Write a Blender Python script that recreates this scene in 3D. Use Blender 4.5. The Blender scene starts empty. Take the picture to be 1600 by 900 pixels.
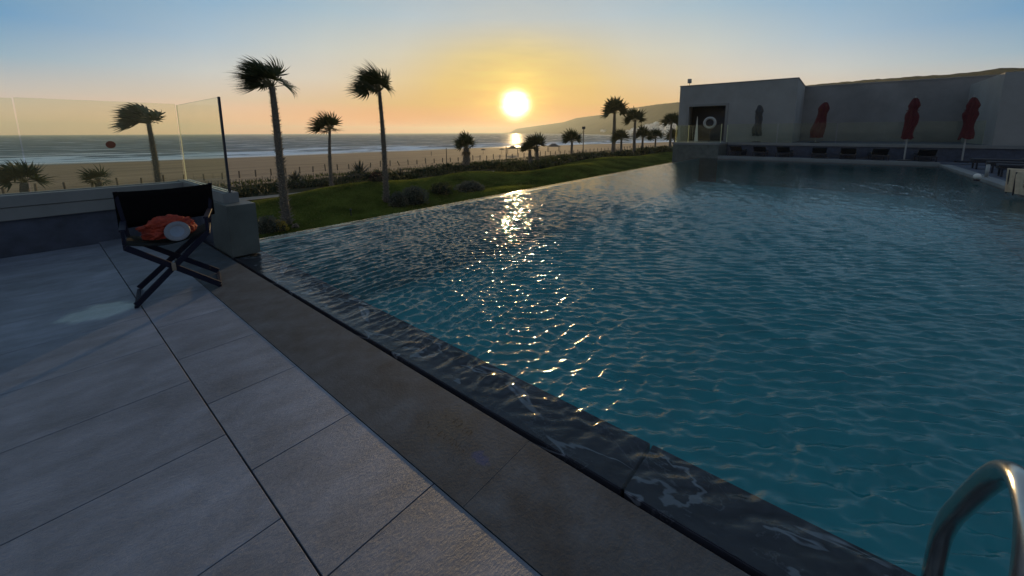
import bpy, bmesh, math, random
import numpy as np
from mathutils import Vector, Matrix, noise as mnoise
R=math.radians
rnd=random.Random(7)
SC=bpy.context.scene
COL=SC.collection

# ---------------------------------------------------------------- camera
# axes: +x along the infinity edge (towards the pool house), +y towards the sea, z up, deck at z=0
F_PX=615.0; CX,CY=800.0,304.0; EYE=1.6
PITCH=math.atan(97/F_PX); ROLL=R(0.2); HEAD=R(39.4)      # heading measured from +x towards +y
cam=bpy.data.cameras.new('camera'); cam_o=bpy.data.objects.new('camera',cam); COL.objects.link(cam_o)
cam.sensor_width=36; cam.lens=36*F_PX/1600; cam.shift_y=(CY-450)/1600
cam.clip_start=0.05; cam.clip_end=30000
cam_o.matrix_world=(Matrix.Translation((0,0,EYE))@Matrix.Rotation(HEAD-math.pi/2,4,'Z')
                    @Matrix.Rotation(math.pi/2-PITCH,4,'X')@Matrix.Rotation(-ROLL,4,'Z'))
SC.camera=cam_o

def ray(x,y):
    dx=x-CX; dy=CY-y; c,s=math.cos(ROLL),math.sin(ROLL)
    X=c*dx+s*dy; Y=-s*dx+c*dy
    f=F_PX*math.cos(PITCH)+Y*math.sin(PITCH); up=-F_PX*math.sin(PITCH)+Y*math.cos(PITCH)
    return X*math.sin(HEAD)+f*math.cos(HEAD), -X*math.cos(HEAD)+f*math.sin(HEAD), up
def at(x,y,z=0.0):
    """photo pixel -> (u,v) on the horizontal plane z"""
    a,b,c=ray(x,y); k=(z-EYE)/c
    return a*k,b*k
def pol(x,D):
    """direction of photo column x at the horizon, distance D"""
    a,b,c=ray(x,206); n=math.hypot(a,b); return a/n*D,b/n*D

# ---------------------------------------------------------------- sun and sky
SUN_EL=R(3.9); sa,sb,_=ray(806,163); SUN_AZ=math.atan2(sb,sa)
HAZE=1.9e-4
sdir=Vector((math.cos(SUN_EL)*math.cos(SUN_AZ),math.cos(SUN_EL)*math.sin(SUN_AZ),math.sin(SUN_EL)))
sl=bpy.data.lights.new('sun','SUN'); sl.energy=4.6; sl.angle=R(0.55); sl.color=(1.0,0.67,0.31)
so=bpy.data.objects.new('sun',sl); COL.objects.link(so)
so.rotation_euler=(-sdir).to_track_quat('-Z','Y').to_euler()
W=bpy.data.worlds.new('World'); SC.world=W; W.use_nodes=True
nt=W.node_tree; N=nt.nodes; L=nt.links; N.clear()
def wn(t,**k):
    n=N.new(t)
    for a,b in k.items(): setattr(n,a,b)
    return n
out=wn('ShaderNodeOutputWorld'); sky=wn('ShaderNodeTexSky'); sky.sky_type='NISHITA'; sky.sun_disc=False
sky.sun_elevation=SUN_EL; sky.sun_rotation=math.pi/2-SUN_AZ; sky.dust_density=0.15; sky.air_density=1.0; sky.ozone_density=2.0; sky.altitude=10
bg=wn('ShaderNodeBackground'); bg.inputs[1].default_value=0.02
L.new(sky.outputs[0],bg.inputs[0])
tc=wn('ShaderNodeTexCoord'); nrm=wn('ShaderNodeVectorMath',operation='NORMALIZE'); L.new(tc.outputs['Generated'],nrm.inputs[0])
dot=wn('ShaderNodeVectorMath',operation='DOT_PRODUCT'); dot.inputs[1].default_value=sdir; L.new(nrm.outputs[0],dot.inputs[0])
def M(op,a,b=None):
    n=wn('ShaderNodeMath',operation=op)
    for i,x in enumerate((a,b)):
        if x is None: continue
        if isinstance(x,(int,float)): n.inputs[i].default_value=x
        else: L.new(x,n.inputs[i])
    return n.outputs[0]
ang=M('ARCCOSINE',M('MINIMUM',dot.outputs['Value'],1.0))
sep=wn('ShaderNodeSeparateXYZ'); L.new(nrm.outputs[0],sep.inputs[0])
el=M('MAXIMUM',sep.outputs[2],0.0)
# measured evening sky: colour tabulated over the angle to the sun (columns) and the height above the horizon (rows)
AK=[0, 0.08, 0.18, 0.3, 0.45, 0.65, 0.9, 1.3, 2.0, 3.15]
EK=[0, 0.03, 0.07, 0.12, 0.18, 0.26, 0.4, 0.65, 1.0]
SKYC=[[[0.815,0.037,0.061],[0.729,0.114,0.046],[0.639,0.21,0.045],[0.586,0.316,0.052],[0.556,0.387,0.075],[0.501,0.423,0.166],[0.356,0.419,0.343],[0.074,0.359,0.599],[0.042,0.264,0.927]],[[0.865,0.038,0.055],[0.762,0.135,0.053],[0.694,0.29,0.062],[0.693,0.433,0.105],[0.656,0.483,0.16],[0.53,0.498,0.342],[0.361,0.462,0.489],[0.094,0.358,0.61],[0.036,0.213,0.761]],[[0.937,0.041,0.041],[0.806,0.169,0.065],[0.82,0.42,0.093],[0.858,0.557,0.169],[0.767,0.603,0.31],[0.535,0.589,0.609],[0.36,0.497,0.616],[0.12,0.347,0.585],[0.03,0.165,0.582]],[[1.233,0.06,0.051],[1.017,0.261,0.093],[0.847,0.481,0.179],[0.849,0.635,0.37],[0.765,0.695,0.546],[0.537,0.64,0.705],[0.36,0.482,0.583],[0.151,0.325,0.511],[0.026,0.14,0.44]],[[1.511,0.32,0.129],[1.191,0.435,0.207],[0.897,0.568,0.336],[0.822,0.7,0.575],[0.688,0.704,0.66],[0.445,0.605,0.713],[0.316,0.44,0.544],[0.18,0.306,0.447],[0.025,0.148,0.35]],[[1.551,0.623,0.301],[1.205,0.633,0.384],[0.854,0.656,0.512],[0.698,0.704,0.693],[0.453,0.605,0.742],[0.258,0.489,0.722],[0.229,0.362,0.509],[0.198,0.294,0.415],[0.088,0.178,0.313]],[[1.242,0.681,0.425],[1.023,0.671,0.498],[0.697,0.628,0.598],[0.334,0.513,0.671],[0.141,0.378,0.66],[0.184,0.362,0.532],[0.191,0.311,0.437],[0.189,0.284,0.394],[0.148,0.227,0.333]],[[0.81,0.633,0.495],[0.893,0.714,0.595],[0.664,0.637,0.627],[0.345,0.484,0.608],[0.237,0.395,0.55],[0.212,0.337,0.472],[0.196,0.311,0.449],[0.191,0.295,0.428],[0.186,0.262,0.377]],[[0.598,0.556,0.52],[0.619,0.58,0.558],[0.522,0.522,0.547],[0.379,0.428,0.501],[0.306,0.377,0.467],[0.264,0.347,0.458],[0.226,0.321,0.452],[0.201,0.292,0.425],[0.196,0.267,0.386]],[[0.494,0.474,0.511],[0.405,0.433,0.49],[0.41,0.427,0.472],[0.438,0.418,0.44],[0.404,0.374,0.4],[0.345,0.342,0.396],[0.282,0.315,0.408],[0.233,0.293,0.408],[0.202,0.282,0.4]]]
an_n=M('DIVIDE',ang,3.15); cur=None
for e,ek in enumerate(EK):
    rp=wn('ShaderNodeValToRGB'); cr_=rp.color_ramp; cr_.interpolation='LINEAR'
    for k,a in enumerate(AK):
        q_=cr_.elements[k] if k<2 else cr_.elements.new(a/3.15)
        q_.position=a/3.15; q_.color=(*SKYC[k][e],1)
    L.new(an_n,rp.inputs[0])
    if cur is None: cur=rp.outputs[0]; continue
    mr_=wn('ShaderNodeMapRange'); mr_.inputs['From Min'].default_value=EK[e-1]; mr_.inputs['From Max'].default_value=ek; L.new(el,mr_.inputs[0])
    mx_=wn('ShaderNodeMix'); mx_.data_type='RGBA'; L.new(mr_.outputs[0],mx_.inputs[0]); L.new(cur,mx_.inputs[6]); L.new(rp.outputs[0],mx_.inputs[7]); cur=mx_.outputs[2]
skycol=cur
glow=wn('ShaderNodeBackground'); L.new(skycol,glow.inputs[0])
def emis(col,fac):
    b=wn('ShaderNodeBackground'); b.inputs[0].default_value=(*col,1); L.new(fac,b.inputs[1]); return b
wmap=wn('ShaderNodeMapping'); wmap.inputs['Scale'].default_value=(5,5,34); L.new(nrm.outputs[0],wmap.inputs[0])
wno=wn('ShaderNodeTexNoise'); wno.inputs['Scale'].default_value=1.6; wno.inputs['Detail'].default_value=5; L.new(wmap.outputs[0],wno.inputs['Vector'])
wisp=M('ADD',M('MULTIPLY',wno.outputs[0],1.1),.45)          # thin streaks of haze in front of the glow
wang=M('MULTIPLY',ang,M('ADD',M('MULTIPLY',wno.outputs[0],.5),.75))
core=M('MULTIPLY',M('EXPONENT',M('MULTIPLY',M('POWER',M('DIVIDE',wang,0.0245),2.4),-1.0)),13.0)
g1=M('MULTIPLY',M('MULTIPLY',M('EXPONENT',M('MULTIPLY',ang,-1/0.065)),1.5),wisp)
parts=[bg,glow,emis((1,.88,.60),core),emis((1,.70,.14),g1)]
cur=parts[0].outputs[0]
for p_ in parts[1:]:
    a_=wn('ShaderNodeAddShader'); L.new(cur,a_.inputs[0]); L.new(p_.outputs[0],a_.inputs[1]); cur=a_.outputs[0]
L.new(cur,out.inputs[0])
vs=SC.view_settings; vs.view_transform='Standard'; vs.look='None'; vs.gamma=1; vs.exposure=-0.35; vs.use_curve_mapping=False
SC.render.engine='CYCLES'
cy=SC.cycles; cy.max_bounces=10; cy.transparent_max_bounces=24; cy.sample_clamp_indirect=4; cy.use_denoising=True
cy.caustics_reflective=False; cy.caustics_refractive=False; cy.volume_bounces=1

# ---------------------------------------------------------------- materials
def mat(name,base,rough=.7,var=.15,scale=6,bump=0.0,bscale=None,metal=0,spec=.5,stretch=(1,1,1),col2=None,rand=0.0,detail=6,coord='Object'):
    m=bpy.data.materials.new(name); m.use_nodes=True; t=m.node_tree; n=t.nodes; l=t.links
    b=n['Principled BSDF']; b.inputs['Roughness'].default_value=rough; b.inputs['Metallic'].default_value=metal
    b.inputs['Specular IOR Level'].default_value=spec
    c=n.new('ShaderNodeTexCoord'); mp=n.new('ShaderNodeMapping'); mp.inputs['Scale'].default_value=stretch
    l.new(c.outputs[coord],mp.inputs[0])
    no=n.new('ShaderNodeTexNoise'); no.inputs['Scale'].default_value=scale; no.inputs['Detail'].default_value=detail; no.inputs['Roughness'].default_value=.62
    l.new(mp.outputs[0],no.inputs['Vector'])
    cr=n.new('ShaderNodeValToRGB'); cr.color_ramp.elements[0].position=.3; cr.color_ramp.elements[1].position=.7
    lo=[x*(1-var) for x in base]; hi=list(col2) if col2 else [min(1,x*(1+var)) for x in base]
    cr.color_ramp.elements[0].color=(*lo,1); cr.color_ramp.elements[1].color=(*hi,1)
    l.new(no.outputs[0],cr.inputs[0]); res=cr.outputs[0]
    if rand:
        oi=n.new('ShaderNodeObjectInfo'); mr=n.new('ShaderNodeMapRange'); mr.inputs['To Min'].default_value=1-rand; mr.inputs['To Max'].default_value=1+rand
        l.new(oi.outputs['Random'],mr.inputs[0]); hs=n.new('ShaderNodeHueSaturation'); l.new(mr.outputs[0],hs.inputs['Value']); l.new(res,hs.inputs['Color']); res=hs.outputs[0]
    l.new(res,b.inputs['Base Color'])
    if bump:
        nb=n.new('ShaderNodeTexNoise'); nb.inputs['Scale'].default_value=bscale or scale*5; nb.inputs['Detail'].default_value=8; nb.inputs['Roughness'].default_value=.65
        l.new(mp.outputs[0],nb.inputs['Vector']); bp=n.new('ShaderNodeBump'); bp.inputs['Strength'].default_value=1; bp.inputs['Distance'].default_value=bump
        l.new(nb.outputs[0],bp.inputs['Height']); l.new(bp.outputs[0],b.inputs['Normal'])
    m['res']=0
    return m
def nodes(m): return m.node_tree.nodes,m.node_tree.links,m.node_tree.nodes['Principled BSDF']

MT={}
MT['tile']=mat('tile_stone',(.152,.168,.21),.6,.28,2.2,.006,34,stretch=(1,2.6,1),rand=.11)
MT['joint']=mat('dark_joint',(.02,.02,.024),.9,.2,5)
MT['coping']=mat('coping_stone',(.036,.046,.058),.8,.45,4,.0016,60,rand=.05)
MT['grout']=mat('slot_dark',(.012,.012,.013),.8,.2,5)
MT['pillar']=mat('pillar_stone',(.075,.085,.08),.6,.3,3,.003,30)
MT['render_pale']=mat('pale_render',(.17,.175,.175),.75,.12,2,.002,60)
MT['render_dark']=mat('dark_blue_render',(.045,.055,.085),.75,.35,4,.004,50)
MT['plaster']=mat('grey_plaster',(.26,.255,.245),.85,.15,.6,.004,14)
MT['plaster2']=mat('grey_plaster_far',(.21,.205,.20),.85,.22,.5,.004,14)
MT['frame_dark']=mat('dark_metal',(.03,.032,.045),.4,.1,5,metal=.6)
MT['bluemetal']=mat('navy_metal',(.006,.007,.020),.65,.15,8,spec=.2)
MT['steel']=mat('brushed_steel',(.55,.53,.5),.17,.06,30,.0004,300,metal=1)
MT['black_fabric']=mat('black_canvas',(.004,.004,.005),.95,.2,60,.0008,500,spec=.05)
MT['seat_fabric']=mat('grey_canvas',(.014,.015,.015),.95,.2,60,.0008,500,spec=.1)
MT['orange']=mat('orange_cloth',(.20,.016,.010),.85,.35,18,.002,200,col2=(.42,.05,.02))
MT['plate_centre']=mat('plate_centre',(.15,.19,.25),.3,.04,8)
MT['plate_ring']=mat('plate_ring',(.06,.065,.08),.3,.04,8)
MT['plate']=mat('plate_glaze',(.14,.15,.175),.4,.04,8)
MT['red']=mat('red_canvas',(.075,.005,.009),.85,.3,10,.002,120)
MT['greycanvas']=mat('grey_parasol',(.048,.048,.052),.85,.35,10,.002,120)
MT['buoy']=mat('faded_buoy',(.34,.33,.30),.6,.1,6)
MT['lounger']=mat('lounger_fabric',(.018,.020,.030),.85,.3,30,.002,200)
MT['pole']=mat('pale_pole',(.27,.27,.26),.35,.05,10)
MT['white']=mat('off_white',(.62,.60,.55),.5,.08,6)
MT['beige']=mat('beige_towel',(.52,.42,.30),.9,.12,14,.003,150)
MT['star']=mat('towel_mark',(.10,.06,.04),.9,.12,14)
MT['house']=mat('white_house',(.85,.82,.76),.8,.15,.2,rand=.15)
MT['wood']=mat('weathered_wood',(.10,.075,.055),.85,.35,12,.004,60,stretch=(1,1,.2),rand=.2)
MT['trunk']=mat('palm_trunk',(.11,.095,.08),.9,.45,5,.03,22,stretch=(1,1,2.2),rand=.08)
MT['stub']=mat('leaf_stub',(.22,.18,.14),.9,.35,9,rand=.1)
def leafmat(name,c,c2,tr=.35,scale=1.5):
    m=mat(name,c,.6,.35,scale,col2=c2,spec=.3); n,l,b=nodes(m)
    t=n.new('ShaderNodeBsdfTranslucent'); mx=n.new('ShaderNodeMixShader'); mx.inputs[0].default_value=tr
    src=b.inputs['Base Color'].links[0].from_socket; hs=n.new('ShaderNodeHueSaturation'); hs.inputs['Value'].default_value=1.5; l.new(src,hs.inputs['Color']); l.new(hs.outputs[0],t.inputs[0])
    l.new(b.outputs[0],mx.inputs[1]); l.new(t.outputs[0],mx.inputs[2]); l.new(mx.outputs[0],n['Material Output'].inputs[0])
    return m
MT['disc']=leafmat('dull_orange_disc',(.22,.13,.10),(.25,.15,.12),.6)  # dull orange for the flat round disc set on the glass
MT['frond']=leafmat('palm_frond',(.018,.030,.010),(.045,.065,.022),.18)
MT['deadfrond']=leafmat('dry_frond',(.12,.08,.04),(.18,.12,.06),.15)
MT['petiole']=mat('petiole',(.09,.08,.03),.6,.2,8)
MT['leaf_dark']=leafmat('leaf_dark',(.012,.022,.008),(.03,.045,.015),.2,.9)
MT['leaf_mid']=leafmat('leaf_mid',(.025,.038,.012),(.06,.075,.022),.3,.9)
MT['leaf_grey']=leafmat('leaf_grey',(.07,.08,.062),(.13,.14,.11),.2,2)
MT['leaf_yellow']=leafmat('leaf_yellow',(.30,.20,.04),(.5,.36,.05),.35,2)
MT['leaf_purple']=leafmat('leaf_purple',(.03,.014,.016),(.05,.02,.022),.2,2)
MT['leaf_pink']=leafmat('leaf_pink',(.35,.25,.2),(.5,.38,.32),.4,2)
MT['agave']=leafmat('agave_leaf',(.02,.03,.022),(.045,.055,.042),.1,3)
MT['lawn']=mat('lawn_grass',(.040,.058,.010),1.0,.45,.35,.02,9,col2=(.10,.12,.022),spec=0)
MT['soil']=mat('garden_soil',(.05,.045,.028),.95,.5,.6,.06,3,spec=0)
MT['path']=mat('path_gravel',(.26,.22,.18),.95,.2,2,.01,20,spec=.05)
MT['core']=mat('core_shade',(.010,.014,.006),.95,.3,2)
MT['hill']=mat('hillside',(.028,.026,.018),.95,.45,.012,0,col2=(.044,.040,.028),detail=10,spec=0)
MT['roof_tile']=mat('orange_roof',(.5,.22,.10),.8,.2,4)
MT['skin']=mat('figure_dark',(.05,.04,.035),.8,.1,5)
MT['redcloth']=mat('small_red_cloth',(.4,.05,.03),.8,.2,5)
MT['lens']=mat('lamp_lens',(.3,.3,.3),.2,.05,5)
# blue-grey smudge and worn paint on the coping
def glassmat():
    m=bpy.data.materials.new('clear_glass'); m.use_nodes=True; n=m.node_tree.nodes; l=m.node_tree.links; n.clear()
    o=n.new('ShaderNodeOutputMaterial'); t=n.new('ShaderNodeBsdfTransparent'); t.inputs[0].default_value=(.935,.955,.895,1)
    g=n.new('ShaderNodeBsdfGlossy'); g.inputs['Roughness'].default_value=.02; g.inputs[0].default_value=(.9,.95,.9,1)
    f=n.new('ShaderNodeFresnel'); f.inputs[0].default_value=1.35; x=n.new('ShaderNodeMixShader'); ge=n.new('ShaderNodeNewGeometry'); iv=n.new('ShaderNodeMath'); iv.operation='SUBTRACT'; iv.inputs[0].default_value=1; l.new(ge.outputs['Backfacing'],iv.inputs[1]); mf=n.new('ShaderNodeMath'); mf.operation='MULTIPLY'; l.new(f.outputs[0],mf.inputs[0]); l.new(iv.outputs[0],mf.inputs[1])
    l.new(mf.outputs[0],x.inputs[0]); l.new(t.outputs[0],x.inputs[1]); l.new(g.outputs[0],x.inputs[2])
    d=n.new('ShaderNodeBsdfTranslucent'); d.inputs[0].default_value=(.35,.40,.34,1)     # salt film
    no=n.new('ShaderNodeTexNoise'); no.inputs['Scale'].default_value=3; no.inputs['Detail'].default_value=5
    mr=n.new('ShaderNodeMapRange'); mr.inputs['From Min'].default_value=.35; mr.inputs['From Max'].default_value=.75; mr.inputs['To Min'].default_value=.008; mr.inputs['To Max'].default_value=.035
    l.new(no.outputs[0],mr.inputs[0]); y=n.new('ShaderNodeMixShader'); l.new(mr.outputs[0],y.inputs[0]); l.new(x.outputs[0],y.inputs[1]); l.new(d.outputs[0],y.inputs[2])
    l.new(y.outputs[0],o.inputs[0]); return m
MT['glass']=glassmat()
MT['glass_edge']=mat('glass_edge',(.75,.80,.62),.25,.05,5,spec=.8)
m=MT['glass_edge']; n,l,b=nodes(m); t=n.new('ShaderNodeBsdfTranslucent'); t.inputs[0].default_value=(.8,.8,.5,1); mx=n.new('ShaderNodeMixShader'); mx.inputs[0].default_value=.6
l.new(b.outputs[0],mx.inputs[1]); l.new(t.outputs[0],mx.inputs[2]); l.new(mx.outputs[0],n['Material Output'].inputs[0])

def watermat():
    m=bpy.data.materials.new('pool_water'); m.use_nodes=True; n=m.node_tree.nodes; l=m.node_tree.links; n.clear()
    o=n.new('ShaderNodeOutputMaterial'); t=n.new('ShaderNodeBsdfTransparent'); t.inputs[0].default_value=(.90,.975,.98,1)
    g=n.new('ShaderNodeBsdfGlossy'); g.inputs['Roughness'].default_value=.06
    c=n.new('ShaderNodeTexCoord'); no=n.new('ShaderNodeTexNoise'); no.inputs['Scale'].default_value=22; no.inputs['Detail'].default_value=4; no.inputs['Roughness'].default_value=.6
    l.new(c.outputs['Object'],no.inputs['Vector'])
    bp=n.new('ShaderNodeBump'); bp.inputs['Distance'].default_value=.0045; bp.inputs['Strength'].default_value=1; l.new(no.outputs[0],bp.inputs['Height'])
    f=n.new('ShaderNodeFresnel'); f.inputs[0].default_value=1.45
    for q in (g,f): l.new(bp.outputs[0],q.inputs['Normal'])
    x=n.new('ShaderNodeMixShader'); l.new(f.outputs[0],x.inputs[0]); l.new(t.outputs[0],x.inputs[1]); l.new(g.outputs[0],x.inputs[2]); l.new(x.outputs[0],o.inputs[0])
    return m
MT['water']=watermat()
MT['pool_floor']=mat('pool_mosaic',(.0,.35,.38),.6,.12,1.2,rand=0)
# dark marble with white veins, wet
m=MT['marble']=mat('dark_marble',(.052,.049,.062),.45,.4,3,.0006,60,spec=.2); n,l,b=nodes(m)
c=n.new('ShaderNodeTexCoord'); v=n.new('ShaderNodeTexNoise'); v.inputs['Scale'].default_value=.75; v.inputs['Detail'].default_value=5; v.inputs['Roughness'].default_value=.5; v.inputs['Distortion'].default_value=1.1
mp=n.new('ShaderNodeMapping'); mp.inputs['Rotation'].default_value=(0,0,.5); mp.inputs['Scale'].default_value=(1.4,.8,1); l.new(c.outputs['Object'],mp.inputs[0]); l.new(mp.outputs[0],v.inputs['Vector'])
ab=n.new('ShaderNodeMath'); ab.operation='SUBTRACT'; ab.inputs[1].default_value=.5; l.new(v.outputs[0],ab.inputs[0])
ab2=n.new('ShaderNodeMath'); ab2.operation='ABSOLUTE'; l.new(ab.outputs[0],ab2.inputs[0])
v2=n.new('ShaderNodeTexNoise'); v2.inputs['Scale'].default_value=1.7; l.new(c.outputs['Object'],v2.inputs['Vector'])
w_=n.new('ShaderNodeMapRange'); w_.inputs['From Min'].default_value=.38; w_.inputs['From Max'].default_value=.66; w_.inputs['To Min'].default_value=.0005; w_.inputs['To Max'].default_value=.017; l.new(v2.outputs[0],w_.inputs[0])
lt=n.new('ShaderNodeMath'); lt.operation='DIVIDE'; l.new(ab2.outputs[0],lt.inputs[0]); l.new(w_.outputs[0],lt.inputs[1])
mr=n.new('ShaderNodeMapRange'); mr.inputs['From Min'].default_value=.5; mr.inputs['From Max'].default_value=1.2; mr.inputs['To Min'].default_value=.55; mr.inputs['To Max'].default_value=0; l.new(lt.outputs[0],mr.inputs[0])
mxc=n.new('ShaderNodeMix'); mxc.data_type='RGBA'; src=b.inputs['Base Color'].links[0].from_socket
l.new(mr.outputs[0],mxc.inputs[0]); l.new(src,mxc.inputs[6]); mxc.inputs[7].default_value=(.46,.46,.50,1); l.new(mxc.outputs[2],b.inputs['Base Color'])
v3=n.new('ShaderNodeTexNoise'); v3.inputs['Scale'].default_value=2.3; v3.inputs['Detail'].default_value=8; v3.inputs['Roughness'].default_value=.62; v3.inputs['Distortion'].default_value=.5; l.new(mp.outputs[0],v3.inputs['Vector'])
s3=n.new('ShaderNodeMath'); s3.operation='SUBTRACT'; s3.inputs[1].default_value=.53; l.new(v3.outputs[0],s3.inputs[0]); a3=n.new('ShaderNodeMath'); a3.operation='ABSOLUTE'; l.new(s3.outputs[0],a3.inputs[0])
r3=n.new('ShaderNodeMapRange'); r3.inputs['From Min'].default_value=0; r3.inputs['From Max'].default_value=.006; r3.inputs['To Min'].default_value=.30; r3.inputs['To Max'].default_value=0; l.new(a3.outputs[0],r3.inputs[0])
m3=n.new('ShaderNodeMix'); m3.data_type='RGBA'; l.new(r3.outputs[0],m3.inputs[0]); l.new(mxc.outputs[2],m3.inputs[6]); m3.inputs[7].default_value=(.38,.38,.42,1); l.new(m3.outputs[2],b.inputs['Base Color'])
# coping: blue smudge and grime where they are in the photo
m=MT['coping']; n,l,b=nodes(m); g=n.new('ShaderNodeNewGeometry'); 
def spot(px,py,ru,rv,col,soft):
    u,v=at(px,py,0); sub=n.new('ShaderNodeVectorMath'); sub.operation='SUBTRACT'; sub.inputs[1].default_value=(u,v,0); l.new(g.outputs['Position'],sub.inputs[0])
    nz=n.new('ShaderNodeTexNoise'); nz.inputs['Scale'].default_value=22; nz.inputs['Detail'].default_value=4; l.new(g.outputs['Position'],nz.inputs['Vector'])
    mu=n.new('ShaderNodeVectorMath'); mu.operation='MULTIPLY'; mu.inputs[1].default_value=(1/ru,1/rv,0); l.new(sub.outputs[0],mu.inputs[0])
    ln=n.new('ShaderNodeVectorMath'); ln.operation='LENGTH'; l.new(mu.outputs[0],ln.inputs[0])
    ad=n.new('ShaderNodeMath'); ad.operation='ADD'; l.new(ln.outputs['Value'],ad.inputs[0]); m2=n.new('ShaderNodeMath'); m2.operation='MULTIPLY'; m2.inputs[1].default_value=1.6; l.new(nz.outputs[0],m2.inputs[0]); l.new(m2.outputs[0],ad.inputs[1])
    r=n.new('ShaderNodeMapRange'); r.inputs['From Min'].default_value=1.2; r.inputs['From Max'].default_value=1.2+soft; r.inputs['To Min'].default_value=.85; r.inputs['To Max'].default_value=0; l.new(ad.outputs[0],r.inputs[0])
    x=n.new('ShaderNodeMix'); x.data_type='RGBA'; s=b.inputs['Base Color'].links[0].from_socket; l.new(r.outputs[0],x.inputs[0]); l.new(s,x.inputs[6]); x.inputs[7].default_value=(*col,1); l.new(x.outputs[2],b.inputs['Base Color'])
big=n.new('ShaderNodeTexNoise'); big.inputs['Scale'].default_value=2.6; big.inputs['Detail'].default_value=8; big.inputs['Roughness'].default_value=.75; l.new(g.outputs['Position'],big.inputs['Vector'])
bmr=n.new('ShaderNodeMapRange'); bmr.inputs['From Min'].default_value=.3; bmr.inputs['From Max'].default_value=.7; bmr.inputs['To Min'].default_value=.5; bmr.inputs['To Max'].default_value=1.5; l.new(big.outputs[0],bmr.inputs[0])
hsv=n.new('ShaderNodeHueSaturation'); src=b.inputs['Base Color'].links[0].from_socket; l.new(src,hsv.inputs['Color']); l.new(bmr.outputs[0],hsv.inputs['Value']); l.new(hsv.outputs[0],b.inputs['Base Color'])
spot(752,716,.05,.10,(.018,.038,.11),.30)
spot(700,665,.16,.16,(.045,.045,.042),.8)
# tiles: wet patch by the chair (glossier, a shade bluer)
m=MT['tile']; n,l,b=nodes(m); g=n.new('ShaderNodeNewGeometry'); u0,v0=at(150,488)
sub=n.new('ShaderNodeVectorMath'); sub.operation='SUBTRACT'; sub.inputs[1].default_value=(u0+.03,v0,0); l.new(g.outputs['Position'],sub.inputs[0])
mu=n.new('ShaderNodeVectorMath'); mu.operation='MULTIPLY'; mu.inputs[1].default_value=(1/.26,1/.22,0); l.new(sub.outputs[0],mu.inputs[0])
ln=n.new('ShaderNodeVectorMath'); ln.operation='LENGTH'; l.new(mu.outputs[0],ln.inputs[0])
nz=n.new('ShaderNodeTexNoise'); nz.inputs['Scale'].default_value=6; nz.inputs['Detail'].default_value=5; l.new(g.outputs['Position'],nz.inputs['Vector'])
m2=n.new('ShaderNodeMath'); m2.operation='MULTIPLY_ADD'; m2.inputs[1].default_value=1.4; l.new(nz.outputs[0],m2.inputs[0]); l.new(ln.outputs['Value'],m2.inputs[2])
wet=n.new('ShaderNodeMapRange'); wet.inputs['From Min'].default_value=1.45; wet.inputs['From Max'].default_value=1.6; wet.inputs['To Min'].default_value=.3; wet.inputs['To Max'].default_value=.55; l.new(m2.outputs[0],wet.inputs[0]); l.new(wet.outputs[0],b.inputs['Roughness'])
ct_=n.new('ShaderNodeMapRange'); ct_.inputs['From Min'].default_value=1.45; ct_.inputs['From Max'].default_value=1.8; ct_.inputs['To Min'].default_value=.8; ct_.inputs['To Max'].default_value=0; l.new(m2.outputs[0],ct_.inputs[0]); l.new(ct_.outputs[0],b.inputs['Coat Weight']); b.inputs['Coat Roughness'].default_value=.12; b.inputs['Coat IOR'].default_value=1.5
big=n.new('ShaderNodeTexNoise'); big.inputs['Scale'].default_value=1.3; big.inputs['Detail'].default_value=7; big.inputs['Roughness'].default_value=.7; l.new(g.outputs['Position'],big.inputs['Vector'])
bmr=n.new('ShaderNodeMapRange'); bmr.inputs['From Min'].default_value=.3; bmr.inputs['From Max'].default_value=.7; bmr.inputs['To Min'].default_value=.62; bmr.inputs['To Max'].default_value=1.25; l.new(big.outputs[0],bmr.inputs[0])
hsv=n.new('ShaderNodeHueSaturation'); src=b.inputs['Base Color'].links[0].from_socket; l.new(src,hsv.inputs['Color']); l.new(bmr.outputs[0],hsv.inputs['Value']); l.new(hsv.outputs[0],b.inputs['Base Color'])

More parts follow.
